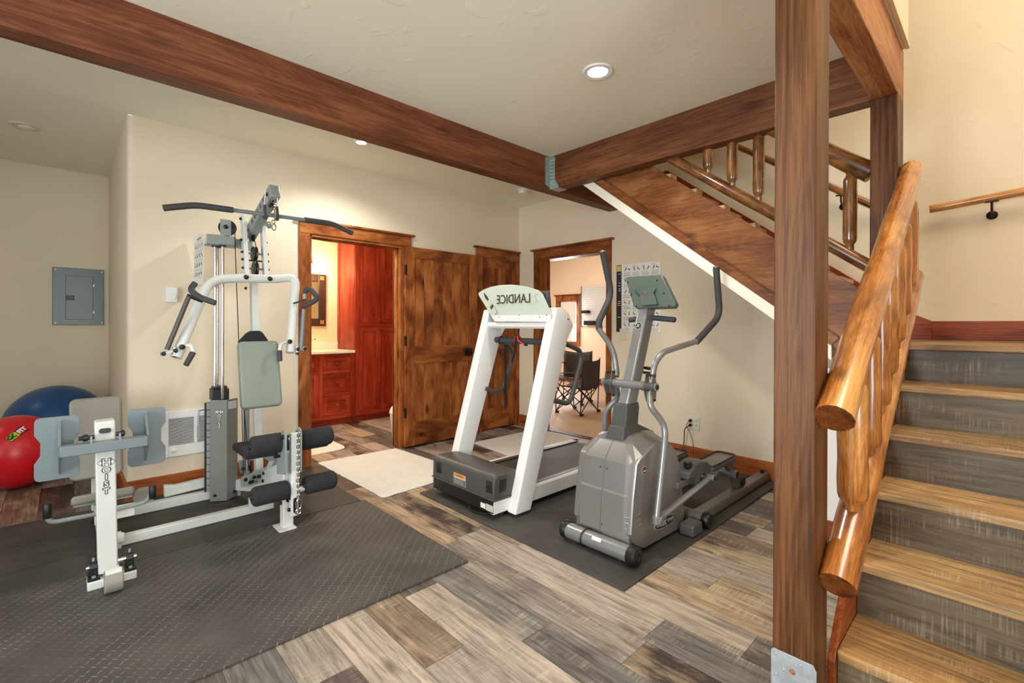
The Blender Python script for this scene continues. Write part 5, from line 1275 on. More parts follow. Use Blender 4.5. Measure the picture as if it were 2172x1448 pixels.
G('pulley_guard', MB().slab([(0.872,3.66,0.302), (0.934,3.66,0.297), (0.935,3.66,0.225), (0.915,3.66,0.205), (0.882,3.66,0.216)], (0, 0.02, 0)), M_GYMC, bev=0.004)
bolt((0.897,3.658,0.246), (0,-1,0), 0.010)
pulley('pulley', (0.941,3.69,0.244), (1, 0, 0), 0.045)
G('low_bracket', MB().box(0.863, 0.903, 3.36, 3.39, 0.0666, 0.125), M_GYMW, bev=0.002)
# seat cushion, rollers and leg developer
G('seat_cushion', MB().prism(rrect(0.776, 1.279, 0.438, 0.490, 0.02), 'Y', 3.11, 3.42), M_FOAM, bev=0.014, seg=3)
G('seat_pan', MB().slab([(GX-0.11, 3.12, 0.437), (GX+0.11, 3.12, 0.437), (GX+0.07, 3.15, 0.400), (GX-0.07, 3.15, 0.400)], (0, 0.22, 0)), M_GYMG, bev=0.003)
G('front_leg', MB().box(GX-0.032, GX+0.030, 3.005, 3.065, 0.0145, 0.47), M_GYMW, bev=0.005)
G('foot_pad', MB().prism(rrect(0.922, 1.024, 2.965, 3.105, 0.012), 'Z', 0.0128, 0.019), M_GYMW, bev=0.002)
for x in (GX-0.052, GX+0.034):
    G('hinge_plate', MB().slab([(x, 2.90, 0.37), (x, 2.90, 0.60), (x, 2.915, 0.625), (x, 2.955, 0.63), (x, 2.985, 0.60), (x, 3.06, 0.42), (x, 3.06, 0.34)], (0.008, 0, 0)), M_GYMG, bev=0.002)
G('swing_lever', MB().box(GX-0.012, GX+0.030, 2.925, 2.965, 0.105, 0.600), M_GYMW, bev=0.004)
G('lever_window', MB().prism(rrect(GX-0.000, GX+0.022, 0.125, 0.215, 0.010), 'Y', 2.922, 2.9255), M_BOLT, bev=0.001)
G('leg_window', MB().prism(rrect(GX-0.016, GX+0.018, 0.170, 0.265, 0.014), 'Y', 3.001, 3.0055), M_BOLT, bev=0.001)
G('warning_label', MB().prism(rrect(GX-0.009, GX+0.012, 0.30, 0.375, 0.003), 'Y', 2.9235, 2.9252), M_PAPER)
bolt((GX-0.053, 2.94, 0.585), (-1,0,0), 0.012)
for z, y in ((0.235, 3.035), (0.165, 3.035), (0.215, 2.945), (0.145, 2.945)): bolt((GX-0.033 if y > 3 else GX-0.013, y, z), (-1,0,0), 0.010)
G('lever_knob', MB().cyl((GX-0.05, 3.0, 0.46), (GX-0.085, 2.99, 0.465), 0.009, seg=12), M_BLACK)
def roller(x0, x1, y, z, r):
    t = G('foam_roller', MB().lathe((x0, y, z), (1,0,0), [(0, 0.012), (0.001, r*0.72), (0.010, r*0.93), (0.022, r), (x1-x0-0.022, r), (x1-x0-0.010, r*0.93), (x1-x0-0.001, r*0.72), (x1-x0, 0.012)], seg=32), M_FOAM)
    obj('end_cap', MB().lathe((x0-0.0005, y, z), (-1,0,0), [(0,0.017),(0.006,0.016),(0.008,0.010)], seg=16), M_BLACK, t)
    return t
roller(0.771, 0.971, 3.00, 0.543, 0.058)
roller(1.079-0.02, 1.247, 3.00, 0.54, 0.058)
roller(0.772, 0.973, 2.965, 0.262, 0.056)
roller(1.061, 1.255, 2.965, 0.262, 0.056)
G('roller_axle', MB().cyl((0.86, 3.00, 0.548), (1.16, 3.00, 0.548), 0.010, seg=12), M_CHROME)
G('roller_axle', MB().cyl((0.86, 2.965, 0.246), (1.16, 2.965, 0.246), 0.016, seg=14), M_GYMW)
# hanging chain with snap hook
ch = MB(); z = 0.605; i = 0
while z > 0.215:
    ch.torus((GX+0.022+0.002*sin(i), 2.908, z), (0, 1, 0) if i % 2 else (1, 0.25, 0), 0.0105, 0.0028, 12, 6, 0.62 if i % 2 else 1.0, dirv=(1,0,0) if i % 2 else None)
    z -= 0.0168; i += 1
G('hanging_chain', ch, M_CHROME)
G('snap_hook', MB().torus((GX+0.024, 2.906, 0.180), (0, 1, 0.0), 0.030, 0.0042, 24, 8, 0.55, dirv=(1,0,0)), M_CHROME)
G('chain_ring', MB().torus((GX+0.022, 2.908, 0.135), (0, 1, 0), 0.015, 0.004, 16, 8), M_CHROME)
# ================================================================ treadmill
tm = thing('treadmill', 'white-framed treadmill with a dark motor hood and a display panel seen from behind', 'treadmill', (2.7, 2.56, 0))
def T_(name, mb, mat, parent=None, **k): return obj(name, mb, mat, parent or tm, **k)
X0, YR0, YL0_ = 1.965, 2.234, 2.905
for y0, y1 in ((YR0, YR0+0.035), (YL0_-0.035, YL0_)):
    T_('side_rail', MB().prism([(y0, 0.046), (y1, 0.046), (y1, 0.125), (y0, 0.125)], 'X', X0+0.001, 3.60), M_TREADW, bev=0.003)
    ym = (y0+y1)/2; s = 1 if y0 < 2.5 else -1
    T_('rail_trim', MB().prism([(ym-s*0.018, 0.1255), (ym+s*0.018, 0.1255), (ym+s*0.016, 0.145), (ym-s*0.006, 0.150), (ym-s*0.018, 0.138)], 'X', 2.22, 3.60), M_TREADW, bev=0.002)
    T_('foot_strip', MB().box(2.22, 3.55, ym+s*0.019 if s > 0 else ym-0.060, ym+0.060 if s > 0 else ym-0.019, 0.138, 0.146), M_HOOD, smooth=False)
T_('deck', MB().box(2.05, 3.58, YR0+0.036, YL0_-0.036, 0.095, 0.132), M_BLACK, smooth=False)
b = MB()
prof = [(2.10, 0.137), (3.52, 0.137)] + [(3.52+0.024*sin(radians(a)), 0.113+0.024*cos(radians(a))) for a in range(20, 181, 20)] + [(2.10, 0.089)]
T_('walking_belt', MB().prism(prof, 'Y', YR0+0.085, YL0_-0.085), M_BELT)
T_('end_roller_cap', MB().box(3.545, 3.60, YR0-0.004, YR0+0.04, 0.03, 0.150).box(3.545, 3.60, YL0_-0.04, YL0_+0.004, 0.03, 0.150), M_BLACK, bev=0.006)
T_('front_pan', MB().prism([(X0-0.002, 0.135), (X0-0.002, 0.052), (X0+0.0, 0.052), (X0+0.0, 0.135)], 'Y', YR0+0.002, YL0_-0.002), M_BLACK, bev=0.003)
# hood
b = MB(); rs = []
for y, k in ((YR0-0.003, 0.0), (YR0+0.008, 0.008), (YR0+0.03, 0.0115), (YL0_-0.03, 0.0115), (YL0_-0.008, 0.008), (YL0_+0.003, 0.0)):
    z1 = 0.2925+k-0.008; 
    rs.append([(X0-0.004, y, 0.1415), (X0+0.0, y, 0.26), (X0+0.012, y, z1-0.012), (X0+0.035, y, z1), (X0+0.185, y, z1-0.004), (X0+0.235, y, z1-0.020), (X0+0.262, y, 0.235), (X0+0.275, y, 0.1415)])
b.rings(rs)
hd_ = T_('motor_hood', b, M_HOOD, bev=0.006, seg=3)
T_('hood_lip', MB().box(X0-0.010, 2.16, YR0-0.008, YL0_+0.008, 0.134, 0.1435), M_HOOD, bev=0.003)
for y in (YR0-0.006, YL0_+0.0): pass
def slots(parent, ys, z0, z1, n=5):
    for i in range(n):
        obj('vent_slot', MB().box(X0-0.0065, X0-0.0035, ys-i*0.0125-0.0028, ys-i*0.0125+0.0028, z0, z1), M_BOLT, parent, bev=0.001, seg=1)
slots(hd_, 2.26+0.04, 0.178, 0.255)
slots(hd_, 2.858-0.0, 0.178, 0.255)
for i in range(5):
    x = 2.01+i*0.0125
    obj('vent_slot', MB().bar((x, YR0-0.0035, 0.180), (x+0.008, YR0-0.0035, 0.258), 0.0052, 0.003, side=(1,0,0)), M_BOLT, hd_, smooth=False)
LY0, LY1 = 2.517, 2.651
wl = obj('warning_label', MB().box(X0-0.0048, X0-0.0036, LY0, LY1, 0.150, 0.226), M_SILV, hd_, smooth=False)
obj('label_header', MB().box(X0-0.0054, X0-0.0049, LY0+0.004, LY1-0.004, 0.203, 0.223), M_ORANGE, wl, smooth=False)
obj('label_body', MB().box(X0-0.0054, X0-0.0049, LY0+0.004, LY1-0.004, 0.152, 0.192), M_INK, wl, smooth=False)
lt = MB()
for i in range(5): lt.box(X0-0.0060, X0-0.0055, LY0+0.010+0.01*(i % 2), LY1-0.010, 0.157+i*0.007, 0.1595+i*0.007)
obj('label_text', lt, M_SILV, wl, smooth=False)
lettering('! WARNING !', 0.016, M_INK, wl, (X0-0.0058, (LY0+LY1)/2, 0.213), (0,-1,0), (0,0,1), 0.0003, 'label_text')
T_('spec_plate', MB().box(X0-0.0045, X0-0.0025, 2.234+0.003, 2.306, 0.062, 0.104), M_SILV, smooth=False)
T_('white_sticker', MB().box(X0-0.0045, X0-0.0025, 2.31+0.002, 2.359, 0.066, 0.098), M_WHITE, smooth=False)
T_('levelling_foot', MB().cyl((2.06, YR0+0.03, 0.0127), (2.06, YR0+0.03, 0.05), 0.018, seg=16), M_BLACK)
T_('levelling_foot', MB().cyl((2.06, YL0_-0.10, 0.0127), (2.06, YL0_-0.10, 0.055), 0.018, seg=16), M_BLACK)
T_('rear_foot', MB().box(3.45, 3.52, YR0+0.002, YR0+0.034, 0.0127, 0.04).box(3.45, 3.52, YL0_-0.034, YL0_-0.002, 0.0127, 0.04), M_BLACK, bev=0.003)
T_('power_lead', MB().tube([(X0+0.05, 2.50, 0.06), (X0-0.02, 2.47, 0.0195), (X0+0.0, 2.36, 0.0195), (X0+0.08, 2.28, 0.03)], 0.006, 0.05, 10), M_BLACK)
# uprights
for y0, y1, nm in ((YR0-0.075, YR0+0.004, 0), (2.872, 2.950, 1)):
    lo = (2.056,2.16,0.096) if nm == 0 else None
    z0 = 0.035
    xa0, xa1 = (2.075, 2.285) if nm == 0 else (2.095, 2.275)
    slope = (2.474-2.098)/(1.36-0.073)
    def xf(z): return (2.074 if nm == 0 else 2.078)+slope*z
    zt = 1.372
    pts = [(xf(z0), z0), (xf(zt), zt), (xf(zt)+0.085, zt+0.004), (xf(zt)+0.150, zt-0.045), (xf(zt)+0.195, 1.245), (xf(1.16)+0.195, 1.16), (xf(z0)+0.150, z0-0.002)]
    if nm: pts = [(x, max(z, 0.15)) if z < 0.1 else (x, z) for x, z in pts]; pts[0] = (xf(0.15), 0.15); pts[-1] = (xf(0.15)+0.155, 0.15)
    b = MB(); rs = []
    ins = ((0.0, 0.012), (0.006, 0.002), (0.020, 0.0), (y1-y0-0.020, 0.0), (y1-y0-0.006, 0.002), (y1-y0, 0.012))
    cxm = sum(p[0] for p in pts)/len(pts)
    for dy, k in ins:
        rs.append([(p[0]+(k*0.0 if i in (0, 1) else -k*1.8), y0+dy, p[1]-(k if 0.2 < p[1] else 0)) for i, p in enumerate(pts)])
    b.rings(rs)
    u = T_('upright', b, M_TREADW, bev=0.008, seg=3)
    if nm == 0: obj('screw', MB().cyl((2.60, y0+0.001, 1.292), (2.60, y0-0.002, 1.292), 0.006, seg=10), M_BOLT, u)
# cross bar and display panel
CX = 2.455
T_('cross_bar', MB().prism([(CX, 1.236), (CX, 1.262), (CX+0.012, 1.272), (CX+0.13, 1.272), (CX+0.13, 1.225), (CX+0.018, 1.222)], 'Y', 2.205, 2.875), M_TREADW, bev=0.006)
PX = 2.452
pn = [(2.452,2.782,1.276), (2.452,2.192,1.27), (2.452,2.179,1.316), (2.44,2.262,1.469), (2.44,2.302,1.497), (2.44,2.399,1.524), (2.44,2.484,1.54), (2.44,2.58,1.553), (2.44,2.708,1.557), (2.44,2.814,1.55), (2.44,2.903,1.533), (2.44,2.963,1.513), (2.44,2.972,1.502), (2.44,2.96,1.481)]
panel = T_('display_panel', MB().slab(pn, (0.006, 0, 0)), M_TREADP, bev=0.002, seg=2)
T_('panel_flange', MB().slab([(2.446,2.82,1.324), (2.446,2.179,1.319), (2.446,2.186,1.27), (2.446,2.773,1.277)], (-0.004, 0, 0)), M_TREADW, bev=0.001)
T_('console_body', MB().prism([(PX+0.012, 1.28), (PX+0.03, 1.49), (PX+0.06, 1.50), (PX+0.09, 1.28)], 'Y', 2.25, 2.82), M_HOOD, bev=0.01)
lp = Vector((2.438,2.56,1.441))
# the cut-out name reads reversed from this side
lettering('LANDICE', 0.098, M_DARKPR, panel, (2.4375, lp.y, lp.z), (0,1,0), (0,0,1), 0.0006, 'reversed_lettering', 0.0005, 0.90, 1.02)
lettering('2', 0.10, M_SILV, panel, (2.4375, lp.y-0.235, lp.z+0.002), (0,1,0), (0,0,1), 0.0006, 'reversed_numeral', 0.0)
# bottle shaped cut-out
bt0, bt1 = Vector((2.438,2.896,1.502)), Vector((2.438,2.753,1.339))
bd_ = (bt1-bt0).normalized(); bn_ = Vector((0, bd_.z, -bd_.y)); BL = (bt1-bt0).length
def bt(u, v): return bt0+bd_*BL*u+bn_*v
obj('printed_bottle', MB().slab([bt(0.36, -0.006), bt(0.45, -0.019), bt(0.98, -0.019), bt(1.0, -0.012), bt(1.0, 0.012), bt(0.98, 0.019), bt(0.45, 0.019), bt(0.36, 0.006)], (-0.0012, 0, 0)), M_SILV, panel, smooth=False)
obj('bottle_neck', MB().slab([bt(0.12, -0.010), bt(0.18, -0.014), bt(0.36, -0.006), bt(0.36, 0.006), bt(0.18, 0.012), bt(0.12, 0.008), bt(-0.02, 0.003), bt(0.02, -0.004)], (-0.0018, 0, 0)), M_DARKPR, panel, smooth=False)
obj('bottle_label', MB().slab([bt(0.62, -0.018), bt(0.74, -0.018), bt(0.74, 0.018), bt(0.62, 0.018)], (-0.0020, 0, 0)), M_DARKPR, panel, smooth=False)
for q in ((2.441,2.718,1.31), (2.441,2.497,1.323), (2.441,2.286,1.306), (2.441,2.222,1.319)):
    obj('screw', MB().cyl(q, Vector(q)+Vector((-0.003,0,0)), 0.005, seg=10), M_ZINC, panel)
# handlebars
HBX = 2.534
hbz = 1.128
T_('crossing_handlebar', MB().cyl((2.55,2.906,1.128), (2.55,2.307,1.124), 0.0235, seg=20), M_GRIP, bev=0.004)
T_('clamp_ring', MB().torus((2.55,2.814,1.128), (0,1,0.02), 0.026, 0.006, 20, 8), M_BLACK)
T_('handrail', MB().tube([(2.586,2.19,1.124), (2.772,2.19,1.062), (2.791,2.19,0.991), (2.658,2.19,0.674), (2.485,2.19,0.723)], 0.0185, 0.07, 16), M_ELLB)
T_('handrail', MB().tube([(2.579,2.87,1.111), (2.67,2.87,1.092), (2.75,2.87,1.011), (2.643,2.87,0.738), (2.553,2.87,0.696), (2.432,2.87,0.744)], 0.0165, 0.07, 16), M_ELLB)
st = MB()
st.slab([(2.62,2.858,1.083), (2.62,2.821,1.084), (2.62,2.825,0.838), (2.62,2.85,0.836)], (0.003, 0, 0))
sp_ = T_('safety_strap', st, M_BLACK, smooth=False)
obj('strap_tail', MB().slab([(2.62,2.853,0.839), (2.62,2.823,0.841), (2.62,2.826,0.578), (2.62,2.834,0.547), (2.62,2.852,0.574)], (0.003, 0, 0)), M_BLACK, sp_, smooth=False)
obj('strap_loop', MB().tube([(2.54,2.602,1.223), (2.52,2.586,1.182), (2.52,2.613,1.151), (2.54,2.638,1.055), (2.58,2.721,0.953)], 0.006, 0.03, 8), M_BLACK, sp_)
rc = T_('safety_clip', MB().tube([(2.515,2.59,1.164), (2.512,2.582,1.133), (2.512,2.538,1.112), (2.512,2.503,1.098)], 0.006, 0.02, 8).torus((2.55,2.621,1.14), (0,1,0), 0.027, 0.006, 20, 8), M_RED)
obj('clip_tip', MB().bar((2.51,2.508,1.098), (2.51,2.479,1.098), 0.012, 0.012), M_BLACK, rc)
# ================================================================ elliptical trainer
el = thing('elliptical_trainer', 'grey metallic elliptical trainer with tall bent arms, beside the treadmill', 'exercise machine', (2.6, 1.55, 0))
def E_(name, mb, mat, parent=None, **k): return obj(name, mb, mat, parent or el, **k)
EY0, EY1 = 1.36, 1.735; EYc = (EY0+EY1)/2
# front stabiliser tube
E_('front_stabiliser', MB().cyl((2.118, 1.315, 0.066), (2.112, 1.765, 0.066), 0.043, seg=32), M_ELLT)
for y, s in ((1.315, -1), (1.765, 1)):
    E_('end_cap', MB().lathe((2.117, y-s*0.028, 0.066), (0, s, 0), [(0, 0.046), (0.006, 0.0495), (0.040, 0.0495), (0.048, 0.043), (0.050, 0.020), (0.046, 0.018), (0.046, 0.006)], seg=32), M_BLACK)
E_('tube_sticker', MB().slab([(2.075,1.55,0.109), (2.075,1.487,0.11), (2.072,1.495,0.089), (2.072,1.554,0.089)], (0.002, 0, 0)), M_WHITE, smooth=False)
E_('cable_loop', MB().torus((2.112, 1.617, 0.066), (0.15, 1, 0), 0.048, 0.0035, 28, 8), M_BLACK)
for y in (1.40, 1.68): E_('adjuster_foot', MB().cyl((2.118, y, 0.0127), (2.118, y, 0.03), 0.016, seg=16), M_BLACK)
# lower chassis and shrouds
E_('chassis', MB().box(2.17, 2.66, EY0+0.02, EY1-0.02, 0.022, 0.09), M_ELLB, bev=0.004)
E_('front_plate', MB().prism([(2.158, 0.085), (2.182, 0.085), (2.188, 0.20), (2.165, 0.20)], 'Y', EY0+0.01, EY1-0.01), M_ELLR, smooth=False)
E_('front_plate_half', MB().prism([(2.154, 0.088), (2.1575, 0.088), (2.1645, 0.20), (2.161, 0.20)], 'Y', EYc+0.0-0.175, EYc-0.005), M_ELL, smooth=False)
# side shells: curved outline
def outline():
    P = [(2.150, 0.150), (2.172, 0.330), (2.205, 0.505)]
    P += [(2.235, 0.528), (2.300, 0.552), (2.360, 0.575), (2.440, 0.592), (2.520, 0.582), (2.590, 0.545), (2.640, 0.490), (2.680, 0.410), (2.705, 0.310), (2.722, 0.200), (2.738, 0.085), (2.700, 0.028), (2.275, 0.040), (2.190, 0.085), (2.170, 0.120)]
    return P
b = MB(); rs = []
for y, k in ((EY0-0.004, 0.010), (EY0, 0.003), (EY0+0.010, 0.0), (EYc-0.003, 0.0)):
    cx_, cz_ = 2.45, 0.30
    rs.append([(cx_+(x-cx_)*(1-k), y, cz_+(z-cz_)*(1-k)) for x, z in outline()])
E_('side_shroud', MB().rings(rs), M_ELL, ang=25)
rs = []
for y, k in ((EYc+0.003, 0.0), (EY1-0.010, 0.0), (EY1, 0.003), (EY1+0.004, 0.010)):
    rs.append([(cx_+(x-cx_)*(1-k), y, cz_+(z-cz_)*(1-k)) for x, z in outline()])
E_('side_shroud', MB().rings(rs), M_ELL, ang=25)
# domed front shell standing proud with a centre seam
def shell(y0, y1, s):
    rows = []
    N_ = 8
    for (x, z, w_) in ((2.143, 0.118, 1.0), (2.147, 0.200, 1.0), (2.160, 0.335, 0.985), (2.168, 0.345, 0.98), (2.190, 0.500, 0.93), (2.205, 0.522, 0.90), (2.262, 0.590, 0.60), (2.300, 0.606, 0.44)):
        row = []
        for i in range(N_+1):
            t = i/N_
            y = EYc+s*(0.0010+(0.190*w_-0.0010)*t)
            rr = max(0.0, (t-0.72)/0.28)
            xx = x+0.045*(rr**2.0)
            row.append((xx, y, z-0.012*rr**2*(1 if z > 0.5 else 0)))
        row.append((row[-1][0]+0.06, row[-1][1]+s*0.0005, row[-1][2]-(0.004 if z > 0.5 else 0)))
        rows.append(row)
    b = MB(); V = [[b.b.verts.new(p) for p in r] for r in rows]
    for i in range(len(V)-1):
        for j in range(N_+1): b._face([V[i][j], V[i][j+1], V[i+1][j+1], V[i+1][j]])
    o = E_('front_shell', b, M_ELL, ang=22); md = o.modifiers.new('thick', 'SOLIDIFY'); md.thickness = 0.003; md.offset = 0; es = o.modifiers.new('split', 'EDGE_SPLIT'); es.split_angle = radians(28)
    return o
sR = shell(0, 0, -1); sL = shell(0, 0, 1)
E_('centre_seam', MB().tube([(2.1415, EYc, 0.120), (2.1455, EYc, 0.200), (2.1585, EYc, 0.335), (2.1665, EYc, 0.347), (2.1885, EYc, 0.500), (2.2035, EYc, 0.523), (2.2605, EYc, 0.591), (2.298, EYc, 0.608)], 0.0016, 0.003, 6), M_ELLB)
# filler between the shell's crown and the sides
rs = []
for (x, z, w_) in ((2.205, 0.40, 0.186), (2.215, 0.515, 0.180), (2.270, 0.585, 0.118), (2.31, 0.602, 0.085), (2.42, 0.615, 0.085), (2.55, 0.60, 0.085), (2.60, 0.50, 0.12)):
    rs.append([(x, EYc-w_, z-0.03), (x, EYc-w_*0.9, z), (x, EYc+w_*0.9, z), (x, EYc+w_, z-0.03), (x, EYc+w_, 0.30), (x, EYc-w_, 0.30)])
rs2 = []
for (x, z, wt) in ((2.212, 0.505, 0.182), (2.270, 0.592, 0.125), (2.33, 0.620, 0.085), (2.44, 0.632, 0.080), (2.53, 0.622, 0.085), (2.60, 0.575, 0.11)):
    ze = {2.212: 0.500, 2.270: 0.540, 2.33: 0.562, 2.44: 0.588, 2.53: 0.578, 2.60: 0.535}[x]
    rs2.append([(x, EY0+0.002, ze-0.06), (x, EY0+0.002, ze), (x, EYc-wt, z), (x, EYc+wt, z), (x, EY1-0.002, ze), (x, EY1-0.002, ze-0.06)])
E_('crown', MB().rings(rs2), M_ELL, ang=15)
for i in range(3):
    z = 0.176+0.030*i
    for s, Y_ in ((-1, EY0-0.001), (1, EY1+0.001)):
        E_('grille_slot', MB().tube([(2.149+z*0.02, EYc+s*0.150, z-0.004), (2.153+z*0.03, EYc+s*0.176, z-0.002), (2.190, EYc+s*0.1915, z+0.001), (2.245, EYc+s*0.1925, z+0.006)], 0.0030, 0.02, 8), M_ELLT)
for q in ((2.155,1.513,0.464), (2.158,1.557,0.463), (2.142,1.536,0.156)):
    E_('shell_screw', MB().ball(q, 0.0045, seg=10, rng=8), M_BOLT)
# oval badges on the side
bx, bz = (2.499,0.123)
def oval(cx, cz, a, c, y0, y1, n=36): return MB().prism([(cx+a*cos(2*pi*i/n), cz+c*sin(2*pi*i/n)) for i in range(n)], 'Y', y0, y1)
E_('badge_rim', oval(bx, bz, 0.118, 0.030, 1.3520, 1.3555), M_SILV, smooth=False)
bg_ = E_('badge', oval(bx, bz, 0.114, 0.026, 1.3505, 1.3518), M_INK, smooth=False)
lettering('VISION', 0.026, M_SILV, bg_, (bx-0.062, 1.3500, bz), (1,0,0), (0,0,1), 0.0004, 'badge_letters', 0.0003, 0.95, 1.05)
lettering('FITNESS', 0.026, M_SILV, bg_, (bx+0.062, 1.3500, bz), (1,0,0), (0,0,1), 0.0004, 'badge_letters', 0.0003, 0.85, 1.0)
def runner(c, k, y, parent, mat):
    b = MB(); c = Vector(c)
    def L_(a, d, w_): b.bar(c+Vector((a[0]*k, 0, a[1]*k)), c+Vector((d[0]*k, 0, d[1]*k)), 0.0012, w_*k, side=(0,1,0))
    L_((0.1, 0.5), (-0.2, -0.1), 0.35); L_((-0.2, -0.1), (0.35, -0.45), 0.25); L_((0.35, -0.45), (0.25, -0.9), 0.2); L_((-0.2, -0.1), (-0.75, -0.6), 0.25)
    L_((0.1, 0.45), (0.65, 0.3), 0.2); L_((0.1, 0.45), (-0.6, 0.5), 0.2); b.cyl(c+Vector((0.25*k, -0.0006, 0.85*k)), c+Vector((0.25*k, 0.0006, 0.85*k)), 0.22*k, seg=12)
    return obj('runner_emblem', b, mat, parent, smooth=False)
runner((bx, 1.3498, bz), 0.024, 0, bg_, M_SILV)
sx, sz_ = (2.276,0.465)
rb_ = E_('round_sticker', oval(sx, sz_, 0.027, 0.021, 1.3540, 1.3556), M_SILV, smooth=False)
obj('sticker_print', oval(sx, sz_, 0.023, 0.0175, 1.3532, 1.3539), M_INK, rb_, smooth=False)
obj('sticker_star', MB().box(sx-0.018, sx+0.018, 1.3525, 1.3531, sz_+0.003, sz_+0.010), M_RED, rb_, smooth=False)
obj('sticker_band', MB().box(sx-0.017, sx+0.017, 1.3525, 1.3531, sz_-0.008, sz_-0.001), M_WHITE, rb_, smooth=False)
# mast, boots, console
E_('mast_boot_base', MB().rings([[(2.272, EYc+0.062, 0.596), (2.272, EYc-0.062, 0.596), (2.46, EYc-0.070, 0.598), (2.46, EYc+0.070, 0.598)], [(2.300, EYc+0.050, 0.672), (2.300, EYc-0.050, 0.672), (2.44, EYc-0.052, 0.675), (2.44, EYc+0.052, 0.675)]]), M_ELLB, bev=0.006)
E_('mast_boot_tail', MB().prism([(2.44, 0.600), (2.44, 0.672), (2.62, 0.600), (2.62, 0.575)], 'Y', EYc-0.055, EYc+0.055), M_ELLB, bev=0.006)
E_('mast_boot', MB().rings([[(2.315, EYc+0.052, 0.660), (2.315, EYc-0.052, 0.660), (2.445, EYc-0.050, 0.660), (2.445, EYc+0.050, 0.660)], [(2.330, EYc+0.048, 0.765), (2.330, EYc-0.048, 0.765), (2.468, EYc-0.046, 0.765), (2.468, EYc+0.046, 0.765)], [(2.342, EYc+0.040, 0.795), (2.342, EYc-0.040, 0.795), (2.468, EYc-0.040, 0.795), (2.468, EYc+0.040, 0.795)]]), M_ELLB, bev=0.006)
m0, m1 = Vector((2.395, EYc, 0.75)), Vector((2.640, EYc, 1.400))
E_('mast', MB().bar(m0, m1, 0.072, 0.098, side=(0,1,0)), M_ELLT, bev=0.014, seg=4)
md_ = (m1-m0).normalized(); mn_ = Vector((-md_.z, 0, md_.x))
ec = m0.lerp(m1, 0.735)+mn_*0.0495
eb = E_('emblem_disc', MB().cyl(ec, ec+mn_*0.003, 0.023, seg=32), M_SILV)
obj('emblem_face', MB().cyl(ec+mn_*0.0031, ec+mn_*0.0042, 0.020, seg=32), M_INK, eb)
b = MB(); yv = Vector((0, -1, 0))
def L2(a, d, w_): b.bar(ec+mn_*0.0046+yv*a[0]*0.016+md_*a[1]*0.016, ec+mn_*0.0046+yv*d[0]*0.016+md_*d[1]*0.016, 0.0008, w_*0.016, side=mn_)
L2((0.1, 0.5), (-0.2, -0.1), 0.35); L2((-0.2, -0.1), (0.45, -0.5), 0.25); L2((-0.2, -0.1), (-0.75, -0.5), 0.25); L2((0.1, 0.45), (0.65, 0.3), 0.2); L2((0.1, 0.45), (-0.6, 0.5), 0.2)
obj('runner_emblem', b, M_SILV, eb, smooth=False)
# pivot cross tube
PZ = 0.903; PXm = 2.400; YPr, YPl = 1.395, 1.668
E_('pivot_tube', MB().cyl((PXm, YPr-0.045, PZ), (PXm, YPl+0.045, PZ), 0.0235, seg=24), M_ELLT)
for y in (YPr+0.045, YPl-0.045): E_('pivot_collar', MB().torus((PXm, y, PZ), (0,1,0), 0.0235, 0.0035, 24, 8), M_ELLR)
con = [(2.62,1.702,1.549), (2.62,1.693,1.561), (2.63,1.464,1.562), (2.63,1.446,1.551), (2.56,1.323,1.376), (2.56,1.334,1.355), (2.56,1.578,1.352), (2.56,1.604,1.369)]
c_ = E_('console', MB().slab(con, (0.042, 0, -0.010)), M_CONS, bev=0.012, seg=4)
pc = [Vector(q) for q in ((2.588,1.611,1.475), (2.588,1.46,1.473), (2.58,1.476,1.44), (2.58,1.571,1.439))]
obj('console_back_ridge', MB().slab(pc, (-0.010, 0, 0.002)), M_CONS, c_, bev=0.003)
obj('mount_plate', MB().slab([(2.574,1.57,1.441), (2.574,1.469,1.441), (2.55,1.431,1.372), (2.55,1.538,1.367)], (-0.008, 0, 0.002)), M_CONS, c_, bev=0.003)
obj('red_sticker', MB().cyl((2.566,1.522,1.446), Vector((2.566,1.522,1.446))+Vector((-0.003, 0, 0)), 0.007, seg=12), M_RED, c_)
for q in ((2.565,1.562,1.432), (2.565,1.47,1.431), (2.545,1.434,1.373), (2.61,1.675,1.523), (2.612,1.473,1.524), (2.585,1.633,1.441), (2.585,1.412,1.441), (2.556,1.578,1.365), (2.556,1.363,1.364)):
    obj('screw', MB().cyl(q, Vector(q)+Vector((-0.003, 0, 0)), 0.0045, seg=10), M_BOLT, c_)
# fixed hand bar
E_('fixed_handlebar', MB().tube([(2.6,1.662,1.282), (2.62,1.602,1.292), (2.62,1.503,1.296), (2.6,1.349,1.282)], 0.0165, 0.04, 16), M_GRIP, bev=0.003)
